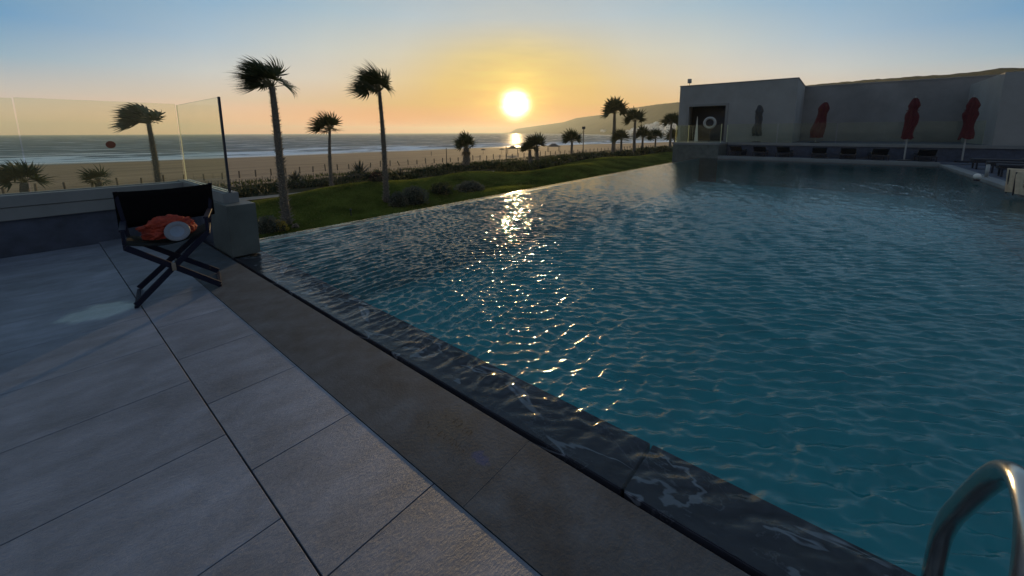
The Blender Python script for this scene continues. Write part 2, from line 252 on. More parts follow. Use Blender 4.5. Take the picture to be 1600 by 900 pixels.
# ---------------------------------------------------------------- helpers
def tag(o,label=None,cat=None,group=None,kind=None):
    if label: o['label']=label
    if cat: o['category']=cat
    if group: o['group']=group
    if kind: o['kind']=kind
    return o
def link(name,me,m,parent=None):
    o=bpy.data.objects.new(name,me); COL.objects.link(o)
    if m is not None and len(me.materials)==0:
        for x in (m if isinstance(m,(list,tuple)) else [m]): me.materials.append(x)
    if parent is not None: o.parent=parent
    return o
def empty(name,loc,rz=0,**k):
    o=bpy.data.objects.new(name,None); COL.objects.link(o); o.location=loc; o.rotation_euler=(0,0,rz); o.empty_display_size=.1
    return tag(o,**k)
class MB:
    def __init__(s): s.v=[];s.f=[];s.mi=[]
    def add(s,vs,fs,mi=0):
        k=len(s.v); s.v+= [tuple(p) for p in vs]; s.f+=[tuple(i+k for i in f) for f in fs]; s.mi+=[mi]*len(fs)
    def box(s,a,b,mi=0):
        (x0,y0,z0),(x1,y1,z1)=a,b
        s.add([(x0,y0,z0),(x1,y0,z0),(x1,y1,z0),(x0,y1,z0),(x0,y0,z1),(x1,y0,z1),(x1,y1,z1),(x0,y1,z1)],
              [(0,3,2,1),(4,5,6,7),(0,1,5,4),(1,2,6,5),(2,3,7,6),(3,0,4,7)],mi)
    def bar(s,p,q,w,h,up=(0,0,1),mi=0):
        p=Vector(p);q=Vector(q);d=(q-p).normalized();u=Vector(up); x=d.cross(u)
        if x.length<1e-4: x=d.cross(Vector((0,1,0)))
        x.normalize(); y=x.cross(d).normalized(); vs=[]
        for c in (p,q):
            for sx,sy in ((-1,-1),(1,-1),(1,1),(-1,1)): vs.append(c+x*sx*w/2+y*sy*h/2)
        s.add(vs,[(0,3,2,1),(4,5,6,7),(0,1,5,4),(1,2,6,5),(2,3,7,6),(3,0,4,7)],mi)
    def tube(s,pts,rs,n=8,cap=True,mi=0):
        pts=[Vector(p) for p in pts]
        if isinstance(rs,(int,float)): rs=[rs]*len(pts)
        vs=[];prev=None
        for i,p in enumerate(pts):
            a=pts[max(i-1,0)];b=pts[min(i+1,len(pts)-1)];d=(b-a).normalized()
            if prev is None: x=d.orthogonal().normalized()
            else: x=(prev-d*prev.dot(d)).normalized()
            prev=x; y=d.cross(x)
            for k in range(n):
                t=2*math.pi*k/n; vs.append(p+(x*math.cos(t)+y*math.sin(t))*rs[i])
        fs=[(i*n+k,i*n+(k+1)%n,(i+1)*n+(k+1)%n,(i+1)*n+k) for i in range(len(pts)-1) for k in range(n)]
        if cap: fs+=[tuple(range(n-1,-1,-1)),tuple(range((len(pts)-1)*n,len(pts)*n))]
        s.add(vs,fs,mi)
    def mesh(s,name,smooth=False):
        me=bpy.data.meshes.new(name); me.from_pydata(s.v,[],s.f); me.update()
        if any(s.mi): me.polygons.foreach_set('material_index',s.mi)
        if smooth: me.polygons.foreach_set('use_smooth',[True]*len(me.polygons))
        return me
    def build(s,name,m,parent=None,smooth=False,bevel=0):
        me=s.mesh(name,smooth)
        if bevel: 
            bm=bmesh.new(); bm.from_mesh(me); bmesh.ops.bevel(bm,geom=[e for e in bm.edges],offset=bevel,segments=2,affect='EDGES',profile=.6); bm.to_mesh(me); bm.free()
        return link(name,me,m,parent)
def boxobj(name,a,b,m,parent=None,bevel=0):
    q=MB(); q.box(a,b); return q.build(name,m,parent,bevel=bevel)
def copy_tree(o,parent=None):
    c=o.copy(); COL.objects.link(c)
    if parent is not None: c.parent=parent
    for ch in list(o.children): copy_tree(ch,c)
    return c
def n2(x,y,s=1.0,z=0.0): return mnoise.noise(Vector((x*s,y*s,z)))

# ---------------------------------------------------------------- paving, coping, slot, marble
terrace=boxobj('terrace',(-9,-6,-.4),(1.0,8.45,-.035),MT['joint']); tag(terrace,kind='structure')
def slab(w,l,t=.035,bev=.0015):
    q=MB(); q.box((-w/2,-l/2,-t),(w/2,l/2,0)); me=q.mesh('slab')
    bm=bmesh.new(); bm.from_mesh(me); bmesh.ops.bevel(bm,geom=[e for e in bm.edges if all(v.co.z>-.001 for v in e.verts)],offset=bev,segments=1,affect='EDGES'); bm.to_mesh(me); bm.free()
    return me
def lay(me,name,m,u,v,z,parent,seed):
    o=link(name,me,m,parent); r=random.Random(seed)
    o.location=(u,v,z+r.uniform(-.0004,.0004)); o.rotation_euler=(r.uniform(-.0003,.0003),r.uniform(-.0003,.0003),0); return o
P=.737
me=slab(.506,P-.005); k=0
for j in range(-9,11):
    v=1.29+P*j+P/2
    if v+P/2>8.3 and v-P/2>8.3: continue
    lay(me,'tile',MT['tile'],.742,v,0,terrace,k); k+=1
LW=1.49
me=slab(LW-.006,P-.005)
for c in range(5):
    uc=.4845-LW/2-c*LW
    for j in range(-9,10):
        v=1.66+P*j+P/2+(0 if c%2==0 else .37)
        if v>8.3 or v<-5.5: continue
        lay(me,'tile',MT['tile'],uc,v,0,terrace,k); k+=1
cope=boxobj('coping_base',(1.0,-6,-.4),(1.42,8.45,-.06),MT['grout']); tag(cope,kind='structure')
me=slab(.478,4.7994,.055,.0008)
for j in range(-2,2):
    lay(me,'coping_slab',MT['coping'],1.237,1.10+4.8*j+2.4,.002,cope,100+j)
slot=boxobj('drain_slot_bed',(1.42,-6,-.4),(1.56,8.3,-.20),MT['grout']); tag(slot,kind='structure')
shelf=boxobj('pool_shelf_base',(1.555,-6,-1.5),(1.895,6.75,-.13),MT['pool_floor']); tag(shelf,kind='structure')
# marble slabs dip into the water: own mesh with sloping top
def marble_mesh(l):
    q=MB(); a=-.0185; b=-.036; w=.375
    n=10
    for i in range(1): pass
    q.add([(0,-l/2,-.11),(w,-l/2,-.12),(w,l/2,-.12),(0,l/2,-.11),(0,-l/2,a),(w,-l/2,b),(w,l/2,b),(0,l/2,a)],
          [(0,3,2,1),(4,5,6,7),(0,1,5,4),(1,2,6,5),(2,3,7,6),(3,0,4,7)])
    me=q.mesh('marble'); bm=bmesh.new(); bm.from_mesh(me); bmesh.ops.bevel(bm,geom=list(bm.edges),offset=.004,segments=2,affect='EDGES'); bm.to_mesh(me); bm.free(); return me
me=marble_mesh(1.816)
for j in range(-3,3):
    o=lay(me,'marble_slab',MT['marble'],1.53,.61+1.83*j+.915,0,shelf,200+j)
me=marble_mesh(1.0)
lay(me,'marble_slab',MT['marble'],1.53,6.1+.51,0,shelf,210)

# worn depth marking painted on the coping (barely legible in the photo)
fc=bpy.data.materials.new('worn_paint'); fc.use_nodes=True; n=fc.node_tree.nodes; l=fc.node_tree.links; b=n['Principled BSDF']; b.inputs['Base Color'].default_value=(.006,.007,.008,1); b.inputs['Roughness'].default_value=.8
nz=n.new('ShaderNodeTexNoise'); nz.inputs['Scale'].default_value=60; nz.inputs['Detail'].default_value=5; mr=n.new('ShaderNodeMapRange'); mr.inputs['From Min'].default_value=.42; mr.inputs['From Max'].default_value=.6; mr.inputs['To Max'].default_value=.75
g=n.new('ShaderNodeNewGeometry'); l.new(g.outputs['Position'],nz.inputs['Vector']); l.new(nz.outputs[0],mr.inputs[0]); l.new(mr.outputs[0],b.inputs['Alpha'])
def painted(txt,px,py,size,rz):
    cu=bpy.data.curves.new('t','FONT'); cu.body=txt; cu.size=size; cu.align_x='CENTER'; cu.align_y='CENTER'; cu.resolution_u=2
    o=bpy.data.objects.new('t',cu); COL.objects.link(o); dg=bpy.context.evaluated_depsgraph_get(); me=bpy.data.meshes.new_from_object(o.evaluated_get(dg)); bpy.data.objects.remove(o)
    u,v=at(px,py,.006); q=link('painted_marking',me,fc,cope); q.location=(u,v,.0075); q.rotation_euler=(0,0,rz); return q
painted('1.40 m',715,662,.085,-math.pi/2)
painted('NO DIVING',694,682,.06,-math.pi/2)

# ---------------------------------------------------------------- pool shell
PV0,PV1,PU1=-3.75,6.8,26.7
q=MB(); q.box((1.555,PV0-.3,-1.6),(PU1+.3,PV1-.12,-1.5)); q.box((1.56,PV0-.3,-1.5),(PU1+.3,PV0,-.06)); q.box((PU1+.01,PV0,-1.5),(PU1+.3,PV1-.12,-.07)); q.box((1.56,6.62,-1.5),(PU1,6.68,-.045))
tag(q.build('pool_shell',MT['pool_floor']),kind='structure')
q=MB(); q.box((1.9,6.68,-3.9),(PU1+.6,6.79,-.045)); q.box((1.84,7.25,-1.1),(PU1+.3,7.4,-.75)); q.box((1.84,6.79,-1.2),(PU1+.3,7.3,-1.0)); q.box((1.84,7.2,-3.9),(PU1+.3,7.38,-1.1))
tag(q.build('infinity_edge_wall',MT['pillar']),label='long dark stone overflow wall with its catch channel along the sea side of the pool',cat='pool wall')

# water surface: real waves
rs=np.random.RandomState(3)
uu=[1.533]
while uu[-1]<PU1-.01: uu.append(min(PU1,uu[-1]+max(.011,.0036*(uu[-1])))) 
uu=np.array(uu); vv=[-3.75]; 
while vv[-1]<PV1-.003: vv.append(min(PV1,vv[-1]+.014))
vv=np.array(vv); U,V=np.meshgrid(uu,vv,indexing='ij')
def field(mean,spread,n,l0,l1,seed):
    r=np.random.RandomState(seed); h=np.zeros_like(U)
    for i in range(n):
        lam=math.exp(r.uniform(math.log(l0),math.log(l1))); a=mean+r.normal()*spread; k=2*math.pi/lam
        ph=k*(U*math.cos(a)+V*math.sin(a))+r.uniform(0,6.28)+.9*np.sin(.7*U+r.uniform(0,6))+.9*np.sin(.8*V+r.uniform(0,6))
        h+=lam**1.0*(np.exp(1.35*np.sin(ph))-1.51)*.72
    return h/math.sqrt(n)
A=field(R(94),R(9),18,.085,.16,5); B=field(R(34),R(11),20,.08,.15,8); Cc=field(R(60),R(60),22,.05,.14,9)
wgt=1/(1+np.exp(-(( (U-1.9)*0.9-(V-.6)*.55))*1.6))     # left/near the shelf: A, right: B
patch=.95+.25*np.sin(.55*U+.9*V+1)*np.sin(.8*V-.35*U+2)
Hh=(A*np.sqrt(1-wgt)+B*np.sqrt(wgt)*1.25+Cc*.24)*patch*.074
shore=np.clip((U-1.575)/np.where(V>1.6,.28,.28+.35*np.clip((1.6-V)/1.2,0,1)),0,1)**.9; Hh*=.035+.965*shore
fade=np.clip((6.86-V)/.25,0.3,1); Hh*=fade
far=np.clip(1.12-np.hypot(U,V)/15,.26,1); Hh*=far
Z=-.0145+Hh*1.0
co=np.stack([U,V,Z],-1).reshape(-1,3); nu,nv=U.shape
idx=np.arange(nu*nv).reshape(nu,nv); fa=np.stack([idx[:-1,:-1],idx[1:,:-1],idx[1:,1:],idx[:-1,1:]],-1).reshape(-1,4)
def gridmesh(name,co,fa,m,smooth=True):
    me=bpy.data.meshes.new(name); me.vertices.add(len(co)); me.vertices.foreach_set('co',co.astype(np.float32).ravel())
    me.loops.add(fa.size); me.loops.foreach_set('vertex_index',fa.astype(np.int32).ravel()); me.polygons.add(len(fa)); me.polygons.foreach_set('loop_start',np.arange(0,fa.size,4,dtype=np.int32)); me.polygons.foreach_set('loop_total',np.full(len(fa),4,dtype=np.int32))
    me.update(calc_edges=True)
    if smooth: me.polygons.foreach_set('use_smooth',[True]*len(fa))
    o=link(name,me,m); return o
o=gridmesh('pool_water',co,fa,MT['water']); tag(o,kind='structure')

# ---------------------------------------------------------------- parapet with glass
par=empty('parapet',(0,8.5,0),label='low parapet wall with pale fascia and frameless glass panels behind the folding chair',cat='parapet wall')
def rel(o,p): o.matrix_parent_inverse=Matrix.Translation(-Vector(p.location)); return o
def pbox(name,a,b,m,p,bevel=0): return rel(boxobj(name,a,b,m,p,bevel),p)
pbox('wall_base',(-9,8.42,-3.9),(1.70,8.70,.50),MT['render_dark'],par)
pbox('wall_base',(1.585,6.76,-3.9),(1.695,8.42,.50),MT['render_dark'],par)
pbox('lower_fascia',(-9,8.37,.47),(1.55,8.72,.640),MT['render_pale'],par,.004)
pbox('upper_fascia',(-9,8.355,.647),(1.55,8.72,.80),MT['render_pale'],par,.004)
pbox('lower_fascia',(1.552,6.35,.47),(1.72,8.72,.640),MT['render_pale'],par,.004)
pbox('upper_fascia',(1.548,6.22,.647),(1.725,8.72,.815),MT['render_pale'],par,.004)
for a in (1.60,1.655): 
    pbox('glass_rail',(a,6.26,.814),(a+.014,8.56,.828),MT['steel'],par)
pbox('glass_rail',(-9,8.53,.798),(1.60,8.545,.806),MT['frame_dark'],par)
def glass(parent,p,q,z0,z1,t=.016,edge0=False,edge1=False):
    p=Vector((*p,0));q=Vector((*q,0)); d=(q-p).normalized(); x=Vector((-d.y,d.x,0))*t/2
    b=MB(); vs=[]
    for z in (z0,z1): vs+=[p-x+Vector((0,0,z)),q-x+Vector((0,0,z)),q+x+Vector((0,0,z)),p+x+Vector((0,0,z))]
    b.add(vs,[(0,1,5,4),(2,3,7,6)],0); b.add(vs,[(4,5,6,7),(1,2,6,5),(3,0,4,7)],1)
    o=b.build('glass_panel',[MT['glass'],MT['glass_edge']],parent); return rel(o,parent)
g1u,_=-.06,0
glass(par,(-.055,8.55),(1.615,8.55),.80,2.085); glass(par,(-1.73,8.55),(-.07,8.55),.80,2.075); glass(par,(-3.41,8.55),(-1.75,8.55),.80,2.075)
glass(par,(1.635,6.27),(1.635,8.54),.815,2.065)
pbox('edge_post',(1.622,6.235,.80),(1.648,6.265,2.07),MT['frame_dark'],par)
# round marker on the glass
gu,gv=0,8.535; a,b_,c_=ray(173,226); k=8.535/b_; q=MB(); q.tube([(a*k,8.535,EYE+c_*k),(a*k,8.538,EYE+c_*k)],.055,24); o=q.build('glass_disc',MT['disc'],par); rel(o,par); o['label']='round dull orange disc on the glass'
# stone pillar
q=MB(); q.box((1.505,5.95,.0),(1.83,6.74,.68)); o=q.build('stone_pillar',MT['pillar'],bevel=.004); tag(o,'square dark stone pillar at the pool corner end of the parapet','pillar')

# ---------------------------------------------------------------- folding chair
def chair():
    c=empty('folding_chair',(.78,5.1,0),label='folding director chair with black canvas back and crossed navy legs on the terrace',cat='chair')
    f=[(.44,4.9),(1.06,4.93)]; bk=[(.50,5.40),(1.20,5.42)]
    P_=lambda *a: Vector(a)
    def part(name,mb,m,parent=c,**k):
        o=mb.build(name,m,parent,**k)
        if parent is c: rel(o,c)
        return o
    # crossed legs (front pair, rear pair)
    L0,R0=P_(.45,4.88,.0),P_(1.10,4.90,.0)
    L1,R1=P_(.54,5.42,.0),P_(1.21,5.40,.0)
    TL,TR=P_(.44,4.90,.58),P_(1.06,4.92,.60); BL,BR=P_(.52,5.38,.57),P_(1.18,5.40,.59)
    for a,b in ((TL,R0),(TR,L0),(BL,R1),(BR,L1)):
        q=MB(); q.bar(a,b+P_(0,0,.03),  .052,.024,up=(0,1,0)); part('leg',q,MT['bluemetal'],bevel=.003)
    for a,b in ((L0,L1),(R0,R1)):
        q=MB(); q.bar(a+P_(0,0,.012),b+P_(0,0,.012),.03,.024); part('foot_bar',q,MT['bluemetal'],bevel=.003)
    for a,b in ((TL,BL),(TR,BR)):
        q=MB(); q.bar(a,b,.03,.045); part('seat_rail',q,MT['bluemetal'],bevel=.003)
    # back posts from seat rail up
    for a,t in ((BL,P_(.475,5.43,1.04)),(BR,P_(1.245,5.44,1.05))):
        q=MB(); q.bar(a-P_(0,0,.02),t,.032,.045,up=(0,1,0)); part('back_post',q,MT['bluemetal'],bevel=.003)
    # arms with front supports
    for a,b,s in ((P_(.44,4.93,.60),P_(.50,5.40,.74),0),(P_(1.06,4.93,.62),P_(1.21,5.42,.76),1)):
        q=MB(); q.bar(a+P_(0,0,.13),b,.045,.02); q.bar(a,a+P_(0,0,.13),.026,.026); part('armrest',q,MT['bluemetal'],bevel=.003)
    # back canvas, slightly sagging along its top
    q=MB(); nx=16; nz=5; vs=[]
    for s in (0,1):
        for i in range(nx+1):
            t=i/nx; x=.462+.785*t; sag=.018*math.sin(math.pi*t)
            for j in range(nz+1):
                w=j/nz; z=(.665+.03*t)*(1-w)+(1.04+.004*t-sag)*w; vs.append((x,5.40+.03*math.sin(math.pi*t)+s*.012,z))
    m1=(nx+1)*(nz+1); I=lambda s,i,j:s*m1+i*(nz+1)+j; fs=[]
    for i in range(nx):
        for j in range(nz): fs+=[(I(0,i,j),I(0,i+1,j),I(0,i+1,j+1),I(0,i,j+1)),(I(1,i,j),I(1,i,j+1),I(1,i+1,j+1),I(1,i+1,j))]
        fs+=[(I(0,i,nz),I(0,i+1,nz),I(1,i+1,nz),I(1,i,nz)),(I(0,i+1,0),I(0,i,0),I(1,i,0),I(1,i+1,0))]
    q.add(vs,fs); part('backrest',q,MT['black_fabric'],smooth=True)
    # seat sling
    q=MB(); nx=12; ny=8; vs=[]
    for s in (0,1):
        for i in range(nx+1):
            t=i/nx
            for j in range(ny+1):
                w=j/ny; a=TL.lerp(BL,w); b=TR.lerp(BR,w); p=a.lerp(b,t); sag=-.07*math.sin(math.pi*t)
                vs.append((p.x,p.y,p.z+.03+sag-s*.010))
    m1=(nx+1)*(ny+1); I=lambda s,i,j:s*m1+i*(ny+1)+j; fs=[]
    for i in range(nx):
        for j in range(ny): fs+=[(I(0,i,j),I(0,i+1,j),I(0,i+1,j+1),I(0,i,j+1)),(I(1,i,j),I(1,i,j+1),I(1,i+1,j+1),I(1,i+1,j))]
        fs.append((I(0,i,0),I(1,i,0),I(1,i+1,0),I(0,i+1,0)))
    q.add(vs,fs); part('seat',q,MT['seat_fabric'],smooth=True)
    q=MB(); q.box((.735,4.86,.285),(.765,4.885,.36)); part('pivot_block',q,MT['stub'],bevel=.003)
    return c
chair()
# orange towel crumpled on the seat: dense displaced blob with folds
def lump(name,cx,cy,cz,rx,ry,rz,m,seed,nf=64,nr=34,fold=.22,fs=5.5):
    q=MB(); vs=[]
    for j in range(nr+1):
        ph=math.pi*j/nr-math.pi/2
        for i in range(nf):
            th=2*math.pi*i/nf; d=Vector((math.cos(ph)*math.cos(th),math.cos(ph)*math.sin(th),math.sin(ph)))
            n=mnoise.noise(d*2.2+Vector((seed,0,0)))*.6+(.5-abs(mnoise.noise(Vector((d.x*fs*.30+d.z*2,d.y*fs*.8,d.z*fs))+Vector((seed,3,1)))))*.9-.35+(.4-abs(mnoise.noise(Vector((d.x*fs*1.1,d.y*fs*1.5+d.x*3,d.z*fs*1.2))+Vector((seed,9,1)))))*.35
            r=1+fold*n; z=d.z*r*rz; 
            if z<-rz*.55: z=-rz*.55+(z+rz*.55)*.15
            vs.append((cx+d.x*r*rx,cy+d.y*r*ry,cz+z))
    fsx=[(j*nf+i,j*nf+(i+1)%nf,(j+1)*nf+(i+1)%nf,(j+1)*nf+i) for j in range(nr) for i in range(nf)]
    q.add(vs,fsx); return q.build(name,m,smooth=True)
o=lump('orange_towel',.785,5.12,.655,.205,.14,.125,MT['orange'],4,nf=110,nr=60,fold=.42,fs=7.5); tag(o,'crumpled orange red towel heaped on the seat of the folding chair','towel')
# pale plate leaning on the towel, facing the camera
pl=Vector((.825,4.955,.645)); q=MB(); prof=[(0,0),(.052,0),(.058,.008),(.066,.010),(.098,.016),(.102,.018),(.100,.023),(.066,.017),(.056,.010),(0,.006)]
vs=[];nn=40
for r,z in prof:
    for i in range(nn): vs.append((r*math.cos(2*math.pi*i/nn),r*math.sin(2*math.pi*i/nn),z))
fs=[(j*nn+i,j*nn+(i+1)%nn,(j+1)*nn+(i+1)%nn,(j+1)*nn+i) for j in range(len(prof)-1) for i in range(nn)]
q.add(vs,fs); q.mi=[(1 if (k//nn) in (0,8) else (2 if (k//nn) in (1,2) else 0)) for k in range(len(fs))]; o=q.build('pale_plate',[MT['plate'],MT['plate_centre'],MT['plate_ring']],smooth=True); o.location=pl; o.scale=(.98,.98,.98)
o.rotation_euler=(Vector((-.12,-.88,.42))).to_track_quat('Z','Y').to_euler(); tag(o,'round pale plate leaning on the orange towel on the chair','plate')

# ---------------------------------------------------------------- pool ladder rail
pts=[(1.90,-.42,-.9),(1.90,-.42,-.3),(1.902,-.42,-.05),(1.902,-.42,.08),(1.885,-.42,.19),(1.83,-.42,.305),(1.755,-.42,.415),(1.68,-.42,.52),(1.60,-.42,.625),(1.52,-.42,.712),(1.45,-.42,.757),(1.385,-.42,.765),(1.33,-.42,.735),(1.295,-.42,.66),(1.275,-.42,.55),(1.265,-.42,.3),(1.263,-.42,0)]
sm=[]
for i in range(len(pts)-1):
    p0,p1,p2,p3=[Vector(pts[max(0,min(len(pts)-1,k))]) for k in (i-1,i,i+1,i+2)]
    for s in range(6):
        t=s/6; sm.append(.5*((2*p1)+(p2-p0)*t+(2*p0-5*p1+4*p2-p3)*t*t+(3*p1-p0-3*p2+p3)*t**3))
sm.append(Vector(pts[-1]))
rl=empty('pool_handrail',(1.263,-.42,0),label='curved stainless steel handrail bending over the near pool edge',cat='handrail')
q=MB(); q.tube(sm,.0275,32); rel(q.build('rail_tube',MT['steel'],rl,smooth=True),rl)
q=MB(); q.tube([(1.263,-.42,.003),(1.263,-.42,.012),(1.263,-.42,.02)],[.05,.05,.03],24); rel(q.build('base_flange',MT['steel'],rl,smooth=True),rl)

# ---------------------------------------------------------------- pool house and far terrace
bh=empty('pool_house',(31,3,.9),label='flat roofed grey plaster pool house with dark doorway at the far end of the pool',cat='building')
BU=31.0; BZ=.93; BT=4.89; BV0,BV1=2.27,9.36
dv1,_=0,0
def onu(x,y,Uq):
    a,b,c=ray(x,y); k=Uq/a; return b*k,EYE+c*k
dL,dT=onu(1077,167,BU); dR,_=onu(1134,170,BU)
q=MB(); W0=.35
q.box((BU,BV0,-3.9),(BU+W0,dR,BT)); q.box((BU,dL,-3.9),(BU+W0,BV1,BT)); q.box((BU,dR,dT),(BU+W0,dL,BT)); q.box((BU,dR,-3.9),(BU+W0,dL,BZ-.01))
q.box((BU+W0,BV0,-3.9),(BU+10,BV0+W0,BT)); q.box((BU+W0,BV1-W0,-3.9),(BU+10,BV1,BT)); q.box((BU+9.6,BV0+W0,-3.9),(BU+10,BV1-W0,BT)); 
q.box((BU+W0,BV0+W0,BT-.45),(BU+9.6,BV1-W0,BT-.25)); q.box((BU+W0,BV0+W0,BZ-.2),(BU+9.6,BV1-W0,BZ))
rel(q.build('wall',MT['plaster'],bh),bh)
pbox('coping_strip',(BU-.03,BV0-.03,BT),(BU+10.03,BV1+.03,BT+.05),MT['plaster2'],bh)
q=MB(); e=.16; q.box((BU-.05,dR-e,BZ),(BU-.002,dR,dT+e)); q.box((BU-.05,dL,BZ),(BU-.002,dL+e,dT+e)); q.box((BU-.05,dR,dT),(BU-.002,dL,dT+e)); rel(q.build('door_frame',MT['plaster2'],bh),bh)
q=MB(); q.box((BU+2.2,dR-.5,BZ),(BU+2.3,dL+.5,BT-.45)); rel(q.build('inner_wall',MT['frame_dark'],bh),bh)
# floodlight on the roof
fv,fz=onu(1077.5,130,BU+.4); fl=empty('roof_floodlight',(BU+.4,fv,BT+.05),label='small floodlight on a short pole on the pool house roof corner',cat='floodlight')
q=MB(); q.tube([(0,0,0),(0,0,.22)],.03,8); q.build('pole',MT['frame_dark'],fl); q=MB(); q.box((-.09,-.13,.2),(.06,.13,.5)); o=q.build('lamp_head',MT['plaster'],fl,bevel=.015); o.rotation_euler=(0,.15,.5)
# long rear wall to the right
RU=37.5; rv,rz_=onu(1264,136,RU)
rw=empty('rear_wall',(RU,-5,.9),label='long grey plaster wall behind the red parasols right of the pool house',cat='wall')
rel(boxobj('wall',(RU,-26,-3.9),(RU+.4,BV0+.3,rz_),MT['plaster2'],rw),rw); pbox('coping_strip',(RU-.03,-26,rz_),(RU+.43,BV0-.04,rz_+.06),MT['plaster'],rw)
# near right block
nv0,nz0=onu(1571,113,30.0)
nb=empty('corner_block',(30,nv0,.1),label='grey plaster block with orange tiled wedge roof at the right edge of the photo',cat='building')
q=MB(); q.box((30,-16,.0),(36.5,nv0,nz0)); o=rel(q.build('wall',MT['plaster'],nb,bevel=.01),nb)
q=MB(); r0=nv0-.5; q.add([(30.3,-15,nz0),(36.2,-15,nz0),(36.2,r0,nz0),(30.3,r0,nz0),(33,-15,nz0+1.1),(33,-9.6,nz0+1.1)],[(0,1,4),(1,2,5,4),(2,3,5),(3,0,4,5),(0,3,2,1)]); rel(q.build('roof',MT['roof_tile'],nb),nb)
# far terrace steps
CU=29.0
q=MB(); q.box((CU,-16,-3.9),(40,8.3,.90)); tag(q.build('upper_terrace',MT['render_dark']),kind='structure')
q=MB(); q.box((PU1+.003,PV1-1.2,-3.9),(CU,8.3,.82)); tag(q.build('side_terrace',MT['pillar']),kind='structure')
q=MB(); q.box((CU-.08,-16,.76),(CU+.35,5.55,.925)); q.box((PU1-.04,5.56,.80),(CU+.35,8.34,.93)); tag(q.build('terrace_kerb',MT['render_pale']),kind='structure')
q=MB(); q.box((PU1+.302,-16,-.4),(CU,5.59,.10)); q.box((-3,-16,-.4),(PU1+.302,PV0-.30,.06)); tag(q.build('pool_deck',MT['render_dark']),kind='structure')
q=MB(); q.box((PU1-.03,PV0-.02,-.09),(PU1+.36,5.59,.15)); q.box((1.5,PV0-.36,-.07),(PU1-.03,PV0+.02,.075)); tag(q.build('pool_rim',MT['render_pale'],bevel=.012),kind='structure')
# balustrade
bal=empty('glass_balustrade',(CU,0,.9),label='frameless glass balustrade with bright edges along the far pool terrace',cat='balustrade')
gl=[5.62,2.9,.1,-2.7,-5.4]
for a,b in zip(gl,gl[1:]): glass(bal,(CU+.05,a-.03),(CU+.05,b+.03),.92,2.08,.02)
glass(bal,(PU1+.35,8.28),(PU1+.35,5.62),.925,2.02,.02); glass(bal,(PU1+.4,8.27),(CU+1.9,8.27),.925,2.02,.02)
for a,b,z in ((PU1+.35,5.60,2.08),(CU+.05,5.66,2.05),(PU1+.35,7.5,2.03)): pbox('glass_edge',(a-.012,b-.03,.925),(a+.012,b+.0,z),MT['glass_edge'],bal)
# lifebuoy on stand
lu=30.2; lv,lz=onu(1109,192,lu); lb=empty('lifebuoy',(lu,lv,lz),label='pale ring lifebuoy hung in front of the dark pool house doorway',cat='lifebuoy')
bm=bmesh.new(); 
q=MB(); nn=28; mm=12; vs=[];fs=[]
for i in range(nn):
    a=2*math.pi*i/nn
    for j in range(mm):
        b=2*math.pi*j/mm; r=.34+.085*math.cos(b); vs.append((.07*math.sin(b),r*math.cos(a),r*math.sin(a)))
for i in range(nn):
    for j in range(mm): fs.append((i*mm+j,((i+1)%nn)*mm+j,((i+1)%nn)*mm+(j+1)%mm,i*mm+(j+1)%mm))
q.add(vs,fs); q.build('ring',MT['buoy'],lb,smooth=True)
q=MB(); q.tube([(.13,0,.92-lz),(.13,0,.25)],.035,8); q.box((.09,-.2,-.1),(.12,.2,.06)); q.build('stand_post',MT['frame_dark'],lb)
# closed parasols
def parasol(px,Uq,zb,ytop,ybot,m,label,seed,lean=0,tied=True,flare=1.0):
    v,zt=onu(px,ytop,Uq); _,zc=onu(px,ybot,Uq); zt-=0; H_=zt-zc
    p=empty('closed_parasol',(Uq,v,zb),label=label,cat='parasol',group='closed parasols along the far terrace')
    q=MB(); q.tube([(0,0,0),(0,lean*.0,zc-zb+.3),(0,lean*.8,zt-zb-.05)],.032,10); q.build('pole',MT['pole'],p)
    q=MB(); q.tube([(0,0,.0),(0,0,.06),(0,0,.08)],[.26,.26,.08],20); q.build('base',MT['frame_dark'],p)
    r=random.Random(seed); nf=40; nz=26; vs=[]
    for j in range(nz+1):
        t=j/nz
        w=.05+.19*min(1,t*4)**.6 if t<.2 else .215+.025*math.sin(t*9+seed)
        if tied: w*=(1-.24*math.exp(-((t-.30)/.06)**2)-.12*math.exp(-((t-.62)/.12)**2))*.86
        w*=1+ (.55*flare*max(0,t-.6))
        for i in range(nf):
            a=2*math.pi*i/nf; f=1+.22*math.sin(8*a+3*math.sin(4*t+seed))+.22*mnoise.noise(Vector((math.cos(a)*1.5,math.sin(a)*1.5,t*5+seed)))
            off=lean*(1-t)*.8+ .10*mnoise.noise(Vector((seed,t*3,0)))
            zz=zt-t*H_ -( .10*mnoise.noise(Vector((a,seed,1)))*(t>.85))
            vs.append((w*f*math.cos(a)*.8, w*f*math.sin(a)*1.05+off, zz-zb))
    fs=[(j*nf+i,j*nf+(i+1)%nf,(j+1)*nf+(i+1)%nf,(j+1)*nf+i) for j in range(nz) for i in range(nf)]+[tuple(range(nf))]
    q=MB(); q.add(vs,fs); q.build('canopy',m,p,smooth=True)
    q=MB()
    for tz in (.30,):
        ring=[(.2*math.cos(a*.5236),.22*math.sin(a*.5236)+lean*.56,zt-tz*H_-zb) for a in range(13)]; q.tube(ring,.018,6)
    q.build('tie_strap',m,p)
    q=MB(); q.tube([(0,lean*.8,zt-zb-.03),(0,lean*.8,zt-zb+.10)],[.03,.015],8); q.build('finial',MT['pole'],p)
parasol(1187,29.9,.90,164,212,MT['greycanvas'],'closed grey parasol beside the pool house doorway',1,0,True,.8)
parasol(1281,29.9,.90,160,215,MT['red'],'closed red parasol hanging loose and flared, nearest the pool house',2,-.35,False,2.0)
